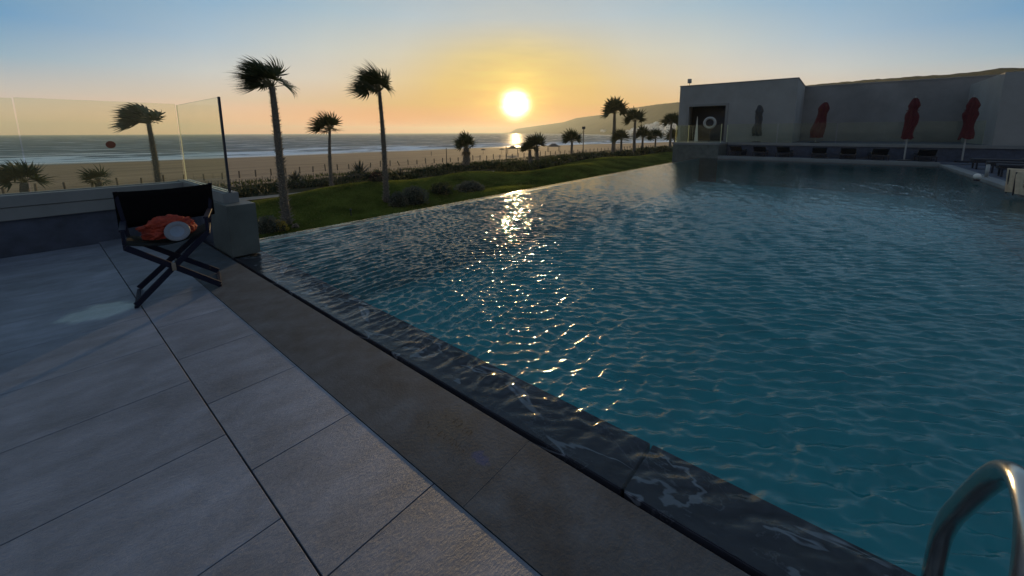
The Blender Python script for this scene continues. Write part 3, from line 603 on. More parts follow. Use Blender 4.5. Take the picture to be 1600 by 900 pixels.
parasol(1427,27.6,.12,153,217,MT['red'],'tightly tied red parasol on a tall pale pole in the middle of the far deck',3,-.1,True,.3)
parasol(1520,28.5,.10,152,217,MT['red'],'tightly tied dark red parasol closest to the right hand block',4,-.05,True,.3)
# small pale folded umbrella by the doorway
u_=29.6; v_,z_=onu(1090,182,u_); q=MB(); q.add([(0,-.13,.93-z_),(0,.13,.93-z_),(0,.02,0),(0,.0,.0),(.1,-.1,.93-z_),(.1,.12,.93-z_)],[(0,1,2,3),(4,3,2,5),(0,3,4),(1,5,2),(0,4,5,1)]); o=q.build('folded_umbrella',MT['white']); o.location=(u_,v_,z_); tag(o,'narrow pale folded umbrella standing left of the ring lifebuoy','umbrella')

# loungers
def lounger_proto():
    r=empty('sun_lounger',(0,0,0),cat='sun lounger')
    q=MB(); q.box((-.33,-.95,.26),(-.28,.95,.32)); q.box((.28,-.95,.26),(.33,.95,.32)); q.box((-.28,-.95,.26),(.28,-.90,.32)); q.box((-.28,.90,.26),(.28,.95,.32)); q.build('frame',MT['frame_dark'],r)
    for sx in (-.30,.30):
        for sy in (-.85,.85): q=MB(); q.box((sx-.025,sy-.025,0),(sx+.025,sy+.025,.26)); q.build('leg',MT['frame_dark'],r)
    q=MB(); q.box((-.31,-.95,.33),(.31,.30,.42)); q.build('mattress',MT['lounger'],r,bevel=.02)
    q=MB(); q.bar((0,.30,.37),(0,.88,.66),.62,.08,up=(0,0,1)); q.build('backrest',MT['lounger'],r,bevel=.02)
    return r
lg=lounger_proto(); used=False
places=[]
nm=['first','second','third','fourth','fifth','sixth','seventh']
for i,v in enumerate((4.75,3.55,2.35,.75,-.5,-1.7,-3.4)):
    places.append((27.95,v,.10,math.pi/2+(.04 if i%2 else -.03),'dark sun lounger on the far deck, %s from the pool house end of the row'%nm[i],'dark loungers in a row behind the far pool rim'))
for i,(u,v) in enumerate(((24.6,-5.3),(22.6,-5.35),(20.9,-5.25),(19.0,-5.4),(17.2,-5.3))):
    places.append((u,v,.06,math.pi-.05*(i%3),'dark sun lounger on the right hand deck, %s counted from the far corner'%nm[i],'dark loungers along the right side of the pool'))
for i,(u,v,z,rz,la,gr) in enumerate(places):
    o=lg if i==0 else copy_tree(lg)
    o.location=(u,v,z); o.rotation_euler=(0,0,rz); o['label']=la; o['group']=gr
# two beige towels draped over chair backs at the right edge
def beigechair(px,py,ytop,wd,label,seed):
    u,v=at(px,py,.075); _,zt=onu(px,ytop,u); h=zt-.075
    o=empty('towel_draped_chair',(u,v-.06,.065),label=label,cat='chair',group='chairs with beige towels at the right edge')
    q=MB(); 
    for sx in (-.2,.2): 
        q.tube([(sx,0,0),(sx,.02,h-.03)],.016,6); q.tube([(sx,-.5,0),(sx,-.45,.42)],.016,6); q.tube([(sx,0,.42),(sx,-.48,.42)],.016,6)
    q.build('frame',MT['frame_dark'],o)
    q=MB(); q.box((-.22,-.48,.42),(.22,-.04,.46)); q.build('seat',MT['render_dark'],o,bevel=.01)
    r=random.Random(seed); q=MB(); nx,nz=12,16; vs=[]
    for s in (0,1):
        for i in range(nx+1):
            for j in range(nz+1):
                t=j/nz; x=(i/nx-.5)*wd*(1-.25*t*(1 if seed%2 else .6)); vs.append((x,(.035 if s==0 else -.02)+.02*math.sin(i*1.3+seed+t*2),h*(1-t*.93)))
    m1=(nx+1)*(nz+1); I=lambda s,i,j:s*m1+i*(nz+1)+j; fs=[]
    for i in range(nx):
        for j in range(nz): fs+=[(I(0,i,j),I(0,i+1,j),I(0,i+1,j+1),I(0,i,j+1)),(I(1,i,j),I(1,i,j+1),I(1,i+1,j+1),I(1,i+1,j))]
        fs.append((I(0,i,0),I(1,i,0),I(1,i+1,0),I(0,i+1,0)))
    q.add(vs,fs); q.build('towel',MT['beige'],o,smooth=True)
    for zz in (.62,.42):
        q=MB()
        pts=[]
        for k in range(16): a=k*math.pi/8; rr=.06 if k%2==0 else .022; pts.append((rr*math.cos(a),0,rr*math.sin(a)))
        vs=[(x+.01,.064,h*zz+z) for x,_,z in pts]+[(x+.01,.058,h*zz+z) for x,_,z in pts]
        q.add(vs,[tuple(range(15,-1,-1)),tuple(range(16,32))]+[(k,(k+1)%16,16+(k+1)%16,16+k) for k in range(16)]); q.build('star_mark',MT['star'],o)
    o.rotation_euler=(0,0,math.radians(58)); return o
beigechair(1585,303,263,.50,'beige towel with dark star marks over the left chair back at the pool edge',2)
beigechair(1596,306,267,.42,'beige towel over the chair back at the very right edge, overlapping the other',3)
u,v=at(1541,276,.1); _,z=onu(1541,257,u); o=empty('short_post',(u,v,.065),label='short pale post catching the sun among the dark loungers on the right',cat='post'); q=MB(); q.tube([(0,0,0),(0,0,z-.065)],.045,10); q.build('shaft',MT['pole'],o,smooth=True); q=MB(); q.tube([(0,0,0),(0,0,.03)],.09,12); q.build('base',MT['pole'],o)
u,v=at(1522,282,.08); o=empty('ball_lamp',(u,v-.05,.07),label='small round pale lamp on the rim of the pool at the far right',cat='lamp'); q=MB(); q.tube([(0,0,0),(0,0,.05)],.07,12); q.build('foot',MT['frame_dark'],o)
q=MB(); q.tube([(0,0,.05+.09*(1-math.cos(t*math.pi/8))) for t in range(9)],[max(.002,.09*math.sin(t*math.pi/8)) for t in range(9)],16); q.build('globe',MT['white'],o,smooth=True)

# ---------------------------------------------------------------- terrain
SHORE=[(-600,330),(-150,262),(-8,236),(22,229),(59,220),(121,215),(221,206),(311,183),(441,146),(600,128),(800,160),(1000,300),(1400,700),(2500,1700)]
def vshore(u):
    for (a,b),(c,d) in zip(SHORE,SHORE[1:]):
        if u<=c: t=max(0,(u-a)/(c-a)); return b+(d-b)*t
    return SHORE[-1][1]
MOUNDS=[(15.5,27.5,7.5,4.2,1.15),(28,28.5,6,3.5,.9),(24,20,5,3,.5),(40,24,9,4,1.0),(56,27,10,5,1.0),(75,24,12,5,1.1),(95,26,12,5,1.0),(48,15,10,4,.7),(70,14,12,4,.7),(5,18,5,4,.3),(34,14,7,3,.5)]
def gz(u,v):
    z=-3.5
    for a,b,ru,rv,h in MOUNDS: z+=1.15*h*math.exp(-((u-a)/ru)**2-((v-b)/rv)**2)
    if v>33: 
        t=min(1,(v-33)/10); z=z*(1-t)+(-3.65)*t
        z+=.35*n2(u,v,.12)*t
    if v>44:
        vs_=vshore(u)
        t=min(1,max(0,(v-44)/34)); z0=-3.65-2.45*(t*t*(3-2*t)); 
        t2=max(0,(v-78)/(vs_-78)); z=z0-3.3*max(0,t2)+(.35*n2(u,v,.12))*(1-t)+.12*n2(u,v,.03)*min(1,t)
    return z
def patch(name,us,vs,m,dz=0,kind='structure',fn=gz):
    co=np.array([[u,v,fn(u,v)+dz] for u in us for v in vs]); nu,nv=len(us),len(vs); idx=np.arange(nu*nv).reshape(nu,nv)
    fa=np.stack([idx[:-1,:-1],idx[1:,:-1],idx[1:,1:],idx[:-1,1:]],-1).reshape(-1,4)
    return tag(gridmesh(name,co,fa,m),kind=kind)
us=list(np.concatenate([np.arange(-60,120,.8),np.arange(120,300,4)])); patch('lawn',us,list(np.arange(7.3,34,.5)),MT['lawn'])
patch('garden_bed',us,list(np.arange(33.6,46.2,.45)),MT['soil'],-.01)
# gravel path winding behind the lawn
def pathv(u): return 35.2+.9*math.sin(u*.12+1)+.5*math.sin(u*.31)
co=np.array([[u,pathv(u)+w,gz(u,pathv(u)+w)+.03] for u in us for w in np.linspace(-1.15,1.15,9)]); nu,nv=len(us),9; idx=np.arange(nu*nv).reshape(nu,nv)
tag(gridmesh('garden_path',co,np.stack([idx[:-1,:-1],idx[1:,:-1],idx[1:,1:],idx[:-1,1:]],-1).reshape(-1,4),MT['path']),kind='structure')
# beach
m=MT['sand']=mat('beach_sand',(.27,.18,.11),.9,.2,.25,.12,1.2,col2=(.40,.27,.165),stretch=(.12,1,1),spec=.1); 
n,l,b=nodes(m); at_=n.new('ShaderNodeAttribute'); at_.attribute_name='shore'; nzz=n.new('ShaderNodeTexNoise'); nzz.inputs['Scale'].default_value=.03
ct=n.new('ShaderNodeTexCoord'); l.new(ct.outputs['Object'],nzz.inputs['Vector']); ma=n.new('ShaderNodeMath'); ma.operation='MULTIPLY_ADD'; ma.inputs[1].default_value=-26; l.new(nzz.outputs[0],ma.inputs[0]); l.new(at_.outputs['Fac'],ma.inputs[2])
wr=n.new('ShaderNodeMapRange'); wr.inputs['From Min'].default_value=2; wr.inputs['From Max'].default_value=18; wr.inputs['To Min'].default_value=1; wr.inputs['To Max'].default_value=0; l.new(ma.outputs[0],wr.inputs[0])
x=n.new('ShaderNodeMix'); x.data_type='RGBA'; s=b.inputs['Base Color'].links[0].from_socket; l.new(wr.outputs[0],x.inputs[0]); l.new(s,x.inputs[6]); x.inputs[7].default_value=(.13,.10,.075,1); l.new(x.outputs[2],b.inputs['Base Color'])
rr=n.new('ShaderNodeMapRange'); rr.inputs['To Min'].default_value=.9; rr.inputs['To Max'].default_value=.3; l.new(wr.outputs[0],rr.inputs[0]); l.new(rr.outputs[0],b.inputs['Roughness'])
us2=list(np.concatenate([np.arange(-600,-60,12),np.arange(-60,160,1.6),np.arange(160,420,4),np.arange(420,1500,16)])); ts=np.concatenate([np.linspace(0,.22,34)[:-1],np.linspace(.22,1.12,90)])
co=[];sh=[]
for u in us2:
    vs_=vshore(u)
    for t in ts:
        v=45.9+(vs_-45.9)*t; co.append((u,v,gz(u,v))); sh.append(vs_-v)
nu,nv=len(us2),len(ts); idx=np.arange(nu*nv).reshape(nu,nv)
o=tag(gridmesh('beach',np.array(co),np.stack([idx[:-1,:-1],idx[1:,:-1],idx[1:,1:],idx[:-1,1:]],-1).reshape(-1,4),m),kind='structure')
a_=o.data.attributes.new('shore','FLOAT','POINT'); a_.data.foreach_set('value',np.array(sh,dtype=np.float32))
# sea
SEA=-9.3
m=MT['sea']=mat('sea_water',(.035,.085,.115),.12,.3,.02,spec=.09); n,l,b=nodes(m)
ct=n.new('ShaderNodeTexCoord'); mp=n.new('ShaderNodeMapping'); mp.inputs['Scale'].default_value=(.35,1,1); l.new(ct.outputs['Object'],mp.inputs[0])
nA=n.new('ShaderNodeTexNoise'); nA.inputs['Scale'].default_value=.35; nA.inputs['Detail'].default_value=9; nA.inputs['Roughness'].default_value=.68; l.new(mp.outputs[0],nA.inputs['Vector'])
bp=n.new('ShaderNodeBump'); bp.inputs['Distance'].default_value=5; l.new(nA.outputs[0],bp.inputs['Height']); l.new(bp.outputs[0],b.inputs['Normal'])
at_=n.new('ShaderNodeAttribute'); at_.attribute_name='shore'
cx_=n.new('ShaderNodeSeparateXYZ'); l.new(ct.outputs['Object'],cx_.inputs[0]); mu=n.new('ShaderNodeMath'); mu.operation='MULTIPLY'; mu.inputs[1].default_value=.012; l.new(cx_.outputs[0],mu.inputs[0])
md=n.new('ShaderNodeMath'); md.operation='MULTIPLY'; md.inputs[1].default_value=.05; l.new(at_.outputs['Fac'],md.inputs[0])
cb=n.new('ShaderNodeCombineXYZ'); l.new(mu.outputs[0],cb.inputs[0]); l.new(md.outputs[0],cb.inputs[1])
nB=n.new('ShaderNodeTexNoise'); nB.inputs['Scale'].default_value=1.6; nB.inputs['Detail'].default_value=6; nB.inputs['Roughness'].default_value=.6; l.new(cb.outputs[0],nB.inputs['Vector'])
# breaker bands get rarer further out
thr=n.new('ShaderNodeMapRange'); thr.inputs['From Min'].default_value=0; thr.inputs['From Max'].default_value=130; thr.inputs['To Min'].default_value=.40; thr.inputs['To Max'].default_value=.57; l.new(at_.outputs['Fac'],thr.inputs[0])
sb_=n.new('ShaderNodeMath'); sb_.operation='SUBTRACT'; l.new(nB.outputs[0],sb_.inputs[0]); l.new(thr.outputs[0],sb_.inputs[1])
fm=n.new('ShaderNodeMapRange'); fm.inputs['From Min'].default_value=0; fm.inputs['From Max'].default_value=.05; l.new(sb_.outputs[0],fm.inputs[0])
x=n.new('ShaderNodeMix'); x.data_type='RGBA'; s=b.inputs['Base Color'].links[0].from_socket; l.new(fm.outputs[0],x.inputs[0]); l.new(s,x.inputs[6]); x.inputs[7].default_value=(.85,.86,.86,1); l.new(x.outputs[2],b.inputs['Base Color'])
df=n.new('ShaderNodeBsdfDiffuse'); l.new(x.outputs[2],df.inputs[0]); gl_=n.new('ShaderNodeBsdfGlossy'); gl_.inputs['Roughness'].default_value=.36; l.new(bp.outputs[0],gl_.inputs['Normal'])
kf=n.new('ShaderNodeMapRange'); kf.inputs['To Min'].default_value=.15; kf.inputs['To Max'].default_value=.02; l.new(fm.outputs[0],kf.inputs[0])
mxs=n.new('ShaderNodeMixShader'); l.new(kf.outputs[0],mxs.inputs[0]); l.new(df.outputs[0],mxs.inputs[1]); l.new(gl_.outputs[0],mxs.inputs[2]); l.new(mxs.outputs[0],n['Material Output'].inputs[0])
us3=np.concatenate([np.arange(-7500,-400,250),np.arange(-400,400,5),np.arange(400,1500,22),np.arange(1500,7600,200)]); ts=np.concatenate([np.arange(-40,120,1.5),np.geomspace(120,8000,70)])
co=[];sh=[]
for u in us3:
    vs_=vshore(u)
    for t in ts:
        v=vs_+t
        if v>7600: v=7600+t*.001
        swell=.25*math.sin(t*.42+1.5*n2(u,t,.01))*math.exp(-((t-30)/45)**2) if 0<t<120 else 0
        co.append((u,v,SEA+swell)); sh.append(t)
nu,nv=len(us3),len(ts); idx=np.arange(nu*nv).reshape(nu,nv)
o=tag(gridmesh('sea',np.array(co),np.stack([idx[:-1,:-1],idx[1:,:-1],idx[1:,1:],idx[:-1,1:]],-1).reshape(-1,4),m),kind='structure')
a_=o.data.attributes.new('shore','FLOAT','POINT'); a_.data.foreach_set('value',np.array(sh,dtype=np.float32))
# broad ground below everything
q=MB(); q.add([(-7600,-7600,-11),(7600,-7600,-11),(7600,7600,-11),(-7600,7600,-11)],[(0,1,2,3)]); tag(q.build('ground',MT['soil']),kind='structure')
q=MB(); q.box((-7,-6.5,-11),(1.5,8.3,-.41)); q.box((1.5,-6.5,-11),(40,6.6,-1.62)); tag(q.build('terrace_substructure',MT['render_dark']),kind='structure')

# headland
RID=[(780,208.6),(797,206.8),(803,203.5),(808,201),(840,196.5),(880,191),(900,184.5),(942,179),(980,169.5),(1030,162.5),(1062,159.5),(1120,151),(1200,141),(1262,132.5),(1350,125),(1430,119.5),(1500,115),(1545,107.5),(1600,108),(1750,100),(2100,90),(2900,85)]
BASE=[(780,5200),(800,4600),(850,3000),(900,2150),(1000,1250),(1062,900),(1200,620),(1400,420),(1600,330),(2900,260)]
def interp(T,x):
    for (a,b),(c,d) in zip(T,T[1:]):
        if x<=c: return b+(d-b)*max(0,(x-a))/(c-a)
    return T[-1][1]
def dirx(x): 
    a,b,c=ray(x,206); nn_=math.hypot(a,b); return a/nn_,b/nn_,nn_
def hillpt(x,t):
    """t 0 at the shore, 1 on the ridge, up to 1.6 behind"""
    db=interp(BASE,x); dr=db*1.42+60; a,b,nn_=dirx(x); yr=interp(RID,x)
    A_,B_,C_=ray(x,yr); e=C_/math.hypot(A_,B_); zr=EYE+e*dr
    D=db+(dr-db)*t; base=SEA-.6
    tt=min(t,1); prof=(.55*tt+.45*tt**1.6)
    z=base+(zr-base)*prof
    if t>1: z=zr-(zr-base)*(t-1)*1.2
    s=.012; amp=(zr-base)*.10*math.sin(math.pi*min(1,tt))**.6 if tt<1 else 0
    z+=amp*mnoise.fractal(Vector((a*D*.004,b*D*.004,0)),1.0,2.0,4)*1.6
    fine=min(2.2,dr*.0016)*mnoise.noise(Vector((a*D/14,b*D/14,0))); z+=fine*(tt>.05)*(1 if x>1200 else .6)
    return a*D,b*D,z
xs=list(np.arange(780,1080,2.0))+list(np.arange(1080,1700,3.0))+list(np.arange(1700,2901,25)); ts=np.concatenate([np.linspace(0,1,44),[1.15,1.35,1.6,1.9]])
co=np.array([hillpt(x,t) for x in xs for t in ts]); nu,nv=len(xs),len(ts); idx=np.arange(nu*nv).reshape(nu,nv)
tag(gridmesh('headland_hill',co,np.stack([idx[:-1,:-1],idx[1:,:-1],idx[1:,1:],idx[:-1,1:]],-1).reshape(-1,4),MT['hill']),kind='structure')
# town
def house_mesh(seed):
    r=random.Random(seed); q=MB(); w,d,h=r.uniform(9,16),r.uniform(8,12),r.uniform(6,12)
    q.box((-w/2,-d/2,-6),(w/2,d/2,h)); q.box((-w/2*.5,-d/2*.6,h),(w/2*.4,d/2*.5,h+r.uniform(1.5,3.2)))
    for zz in np.arange(2,h-1,3.2):
        for xx in np.arange(-w/2+1.5,w/2-1.4,2.8): q.box((xx,-d/2-.06,zz),(xx+1.2,-d/2+.1,zz+1.3),1)
    return q.mesh('house')
hm=[house_mesh(i) for i in range(7)]
for me in hm: me.materials.append(MT['house']); me.materials.append(MT['frame_dark'])
r=random.Random(21)
for i in range(64):
    x=r.triangular(965,1066,1052); t=r.uniform(.02,.42)*(.45+.55*(x-965)/100)
    p=hillpt(x,t); o=link('house',hm[i%7],None); o.location=p; o.rotation_euler=(0,0,r.uniform(-.4,.4)+HEAD-math.pi/2); s=r.uniform(.9,1.4); o.scale=(s,s,s)
    tag(o,'small white house in the hillside town across the bay','house','white houses of the town across the bay')
for x,y in ((941,.12),(945,.13)):
    o=link('house',hm[2],None); o.location=hillpt(x,y); tag(o,('left' if x==941 else 'right')+' one of two lone pale houses on the headland slope','house')

# ---------------------------------------------------------------- vegetation
WIND=Vector((-math.sin(HEAD),math.cos(HEAD),0))    # blows to the left of the picture
def frond(q,d,L,rs,seed,wind,droop,nseg=13,width=1.0):
    """fan leaf: petiole then a spread of narrow pleated segments bending with wind and weight"""
    r=random.Random(seed); d=d.normalized()
    pet=L*.38; pts=[];p=Vector((0,0,0)); dd=d.copy()
    for i in range(5):
        pts.append(p.copy()); dd=(dd+wind*.10+Vector((0,0,-.03*droop))).normalized(); p=p+dd*pet/4
    q.tube(pts,[.035*rs,.03*rs,.025*rs,.02*rs,.018*rs],4,cap=False,mi=1)
    base=pts[-1]; side=dd.cross(Vector((0,0,1)))
    if side.length<.05: side=dd.orthogonal()
    side.normalize(); nrm_=side.cross(dd).normalized(); tw=r.uniform(-.7,.7); side=side*math.cos(tw)+nrm_*math.sin(tw); nrm_=side.cross(dd).normalized()
    for k in range(nseg):
        f_=k/(nseg-1)-.5; a=f_*2*R(78)*width*r.uniform(.96,1.04); sd=(dd*math.cos(a)+side*math.sin(a)+nrm_*(.10*(1 if k%2 else -1)+r.uniform(-.06,.06))).normalized()
        ln=L*.72*(1-.30*abs(f_)*2)*r.uniform(.88,1.08); p=base.copy(); n=5; wd=.062*rs*L/1.7*13/nseg
        ring=[]
        for i in range(n+1):
            t=i/n; x=sd.cross(nrm_)
            if x.length<.01: x=side
            x.normalize(); w=wd*(.25+2.1*t if t<.4 else 1.09*(1-t)/.6+.03)
            ring.append((p-x*w,p+x*w)); sd=(sd+wind*.26*(.3+t)+Vector((0,0,-.06*droop*(.3+1.8*t)))).normalized(); p=p+sd*ln/n
        vs=[c for pr in ring for c in pr]; fs=[(2*i,2*i+1,2*i+3,2*i+2) for i in range(n)]; q.add(vs,fs,0)
def palm(u,v,zb,height,label,cat='palm tree',L=1.7,nf=34,rt=.30,seed=1,lean=(0,0),wind=.9,group=None,skirt=0,spread=1.0,dens=13,bushy=False,stubs=True):
    t=empty('palm_tree',(u,v,zb),label=label,cat=cat,group=group); r=random.Random(seed)
    tr=height; pts=[];rad=[];n=16
    for i in range(n+1):
        s=i/n; pts.append((lean[0]*s*s*tr+.05*math.sin(s*5+seed)*rt*3,lean[1]*s*s*tr,s*tr)); rad.append(rt*(1.12-.42*s)*(1+.05*r.uniform(-1,1))*(1.25 if i==0 else 1))
    q=MB(); q.tube(pts,rad,12,mi=0); trunk=q.build('trunk',MT['trunk'],t,smooth=True)
    if stubs:
        q=MB(); ns=int(tr*60)
        for i in range(ns):
            s=(i+.5)/ns; k=min(n-1,int(s*n)); a=i*2.4+r.uniform(-.5,.5); c=Vector(pts[k]).lerp(Vector(pts[k+1]),s*n-k); rr_=rad[k]
            d=Vector((math.cos(a),math.sin(a),0)); tang=Vector((-math.sin(a),math.cos(a),0)); b0=c+d*rr_*.8; tip=b0+d*rr_*r.uniform(.5,1.1)+Vector((0,0,rr_*r.uniform(.2,.9))); h=rr_*r.uniform(.18,.34)
            q.add([b0+tang*h,b0-tang*h,b0+Vector((0,0,-h*.9)),tip,b0+Vector((0,0,h*.8))],[(0,3,4),(3,1,4),(0,2,3),(2,1,3)])
        q.build('leaf_stub',MT['stub'],trunk)['kind']='stuff'
    top=Vector(pts[-1]); wv=WIND*wind
    for i in range(nf):
        f=(i+.5)/nf; az=i*2.39996+r.uniform(-.2,.2); el=math.asin(max(-1,min(1,1-f*(1.25+.1*skirt))))*1.0
        el=R(86)-f*R(78)*spread+r.uniform(-.12,.12)
        d=Vector((math.cos(el)*math.cos(az),math.cos(el)*math.sin(az),math.sin(el)))+wv*.35
        q=MB(); ll=1.08*L*r.uniform(.82,1.08)*(1-.25*max(0,d.normalized().dot(-WIND))*min(1,wind))
        frond(q,d,ll,1.0*L/1.7,seed*100+i,wv,(.2+.7*f)*r.uniform(.4,1.7),dens)
        o=q.build('frond',[MT['frond'],MT['petiole']],t); o.location=top
    if skirt:
        for i in range(skirt):
            az=i*2.1+seed; q=MB(); frond(q,Vector((math.cos(az),math.sin(az),-1.1))+wv*.2,L*.6,.8,seed*31+i,wv*.5,2.5,9); o=q.build('dry_frond',[MT['deadfrond'],MT['petiole']],t); o.location=top-Vector((0,0,.15))
    return t
def palm_px(xb,yb,ytop,label,zg=-3.5,xtop=None,**k):
    u,v=at(xb,yb,zg); zb=gz(u,v)-.05
    A_,B_,C_=ray(xtop or xb,ytop); D=math.hypot(u,v); z=EYE+C_/math.hypot(A_,B_)*D
    lean=(0,0)
    if xtop:
        h=z-zb; lu,lv=(A_/math.hypot(A_,B_)*D-u)/h,(B_/math.hypot(A_,B_)*D-v)/h; lean=(lu,lv)
    return palm(u,v,zb,z-zb,label,lean=lean,**k)
# ytop = top of the trunk
palm_px(449,356,136,'tall fan palm with thick shaggy trunk, tallest and closest to the terrace',xtop=424,seed=3,L=1.8,nf=29,rt=.19,wind=1.1,dens=22)
palm_px(605,326,143,'second tall fan palm rising from behind the grey shrubs by the pool edge',xtop=593,seed=5,L=1.9,nf=26,rt=.155,wind=.8,dens=22)
palm_px(518,292,205,'smaller slim fan palm standing between the two tallest palms',xtop=515,seed=8,L=1.9,nf=20,rt=.15,wind=.5,dens=20)
palm(7.2,30.5,-3.7,0.1,'x') if 0 else None
u,v=at(250,305,-3.5); palm_px(250,305,193,'windswept fan palm seen through the glass panel with all fronds blown left',xtop=233,seed=12,L=2.4,nf=20,rt=.20,wind=1.5,spread=1.0,dens=15)
palm_px(44,318,285,'low bushy palm seen through the glass at the far left',seed=14,L=1.9,nf=22,rt=.3,wind=.6,spread=1.1,stubs=False)
palm_px(158,310,284,'low rounded palm behind the middle of the glass panel',seed=15,L=1.35,nf=20,rt=.25,wind=.6,spread=1.1,stubs=False)
palm_px(729,262,231,'short broad fan palm standing alone in the dune left of the sun glare',seed=17,L=2.2,nf=24,rt=.45,wind=.3,skirt=10)
palm_px(828,262,236,'pale hazy fan palm directly below the sun, left one of a close pair',seed=19,L=1.8,nf=20,rt=0.26,wind=.5)
palm_px(839,262,230,'taller fan palm of the close pair below the sun',seed=20,L=2.2,nf=20,rt=0.26,wind=.4)
palm_px(893,250,222,'small round headed palm just left of the beach lamp pole',seed=22,L=2.4,nf=20,rt=0.27,wind=.2,stubs=False)
palm_px(958,244,178,'tallest palm in front of the headland with two drooping side fronds',seed=24,L=3.3,nf=20,rt=0.42,wind=.15,stubs=False)
palm_px(970,246,219,'short palm at the foot of the tallest headland palm',seed=25,L=2.4,nf=20,rt=0.28,wind=.3,stubs=False)
palm_px(990,245,190,'medium tall palm right of the tallest headland palm',seed=26,L=2.8,nf=20,rt=0.32,wind=.2,stubs=False)
palm_px(1003,244,215,'squat dark palm with wide crown right of the medium palm',seed=27,L=2.6,nf=24,rt=0.27,wind=.1,stubs=False)
palm_px(1023,243,216,'small palm midway between the squat palm and the pool house',seed=28,L=2.3,nf=22,rt=0.22,wind=.3,stubs=False)
palm_px(1046,243,194,'slender tall palm nearest the left corner of the pool house',seed=29,L=2.5,nf=24,rt=0.27,wind=.2,stubs=False)
palm_px(1053,241,218,'low palm half hidden beside the pool house corner',seed=30,L=2.7,nf=22,rt=0.27,wind=.1,stubs=False)

def shrub(u,v,z,rx,ry,rz,m,name,label=None,n=500,leaf=.09,seed=1,group=None,core=True,cat='shrub'):
    r=random.Random(seed); q=MB()
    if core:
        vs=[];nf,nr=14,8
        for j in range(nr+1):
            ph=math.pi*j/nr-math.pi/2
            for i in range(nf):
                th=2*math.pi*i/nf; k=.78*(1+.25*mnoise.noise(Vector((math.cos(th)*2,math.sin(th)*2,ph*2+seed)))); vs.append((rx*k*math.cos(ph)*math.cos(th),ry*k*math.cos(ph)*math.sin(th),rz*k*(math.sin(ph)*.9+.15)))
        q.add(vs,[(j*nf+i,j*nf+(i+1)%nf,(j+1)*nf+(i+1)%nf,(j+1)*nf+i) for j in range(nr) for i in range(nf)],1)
    for i in range(n):
        d=Vector((r.gauss(0,1),r.gauss(0,1),r.gauss(0,1)+.35)).normalized(); k=1+.30*mnoise.noise(d*2.2+Vector((seed*3.1,0,0)))-.22*r.random()**2
        c=Vector((d.x*rx*k,d.y*ry*k,max(-.3*rz,d.z*rz*k))); s=leaf*r.uniform(.6,1.3)
        a=(d+Vector((r.uniform(-1,1),r.uniform(-1,1),r.uniform(-.3,1)))*.9).normalized(); b=a.orthogonal().normalized(); b=(b*math.cos(6.28*r.random())+a.cross(b)*math.sin(6.28*r.random()))
        q.add([c-b*s*.4,c+a*s,c+b*s*.4,c-a*s*.5],[(0,1,2,3)],0)
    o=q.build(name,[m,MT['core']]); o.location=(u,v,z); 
    return tag(o,label,cat,group) 
def sh(px,py,w,h,m,name,label,n=600,leaf=.1,zg=-3.5,seed=1,group=None,dep=1.0,cat='shrub'):
    u,v=at(px,py,zg); D=math.hypot(u,v); zc=D*math.cos(math.atan2(v,u)-HEAD); rx=w/2*zc/F_PX; rz=h*zc/F_PX*.85; z=gz(u,v)+rz*.12
    return shrub(u,v,z,rx*dep,rx*dep,rz,m,name,label,n,leaf,seed,group,cat=cat)
sh(419,368,42,26,MT['leaf_grey'],'grey_shrub','round silver grey shrub behind the stone pillar',1400,.07,seed=1)
sh(437,366,26,17,MT['leaf_yellow'],'yellow_shrub','yellow flowering shrub beside the thick palm trunk',800,.06,seed=2)
sh(462,361,10,7,MT['leaf_pink'],'pink_shrub','tiny pale pink flowering plant just above the pool edge',160,.05,seed=3)
sh(590,309,22,15,MT['leaf_purple'],'purple_shrub','dark purple clipped shrub on the lawn left of the second palm',700,.09,seed=4)
sh(622,328,30,22,MT['leaf_grey'],'grey_shrub','grey shrub just right of the second palm trunk',1100,.08,seed=5)
sh(648,323,44,27,MT['leaf_grey'],'grey_shrub','large pale grey shrub, biggest of the cluster by the pool edge',1600,.09,seed=6)
sh(690,311,36,17,MT['leaf_mid'],'green_shrub','low olive green shrub between two grey shrubs',1000,.11,seed=7)
sh(735,306,46,15,MT['leaf_grey'],'grey_shrub','wide flat grey shrub, rightmost of the cluster',1200,.12,seed=8)
sh(567,299,36,10,MT['leaf_dark'],'low_hedge','low dark clipped hedge on the lawn crest',700,.12,seed=9,cat='hedge')
LMK=[(44,'the left edge bushy palm'),(158,'the low rounded palm'),(247,'the windswept palm'),(449,'the tallest near palm'),(518,'the slim palm'),(605,'the second tall palm'),(698,'the bare pole'),(729,'the short broad palm'),(801,'the beach shelter'),(834,'the palm pair below the sun'),(893,'the round headed palm'),(911,'the floodlight pole'),(958,'the tallest headland palm'),(1003,'the squat palm'),(1046,'the slender palm')]
def shrub_labels(xs):
    grp={}
    for i,x in enumerate(xs):
        lx,nm_=min(LMK,key=lambda a:abs(a[0]-x)); grp.setdefault((nm_,'left' if x<lx else 'right'),[]).append((abs(x-lx),i))
    out={}
    for (nm_,sd_),l_ in grp.items():
        for k,(_,i) in enumerate(sorted(l_)): out[i]='%s dark rounded shrub %s of %s in the bed'%(('first','second','third','fourth','fifth')[k],sd_,nm_)
    return out
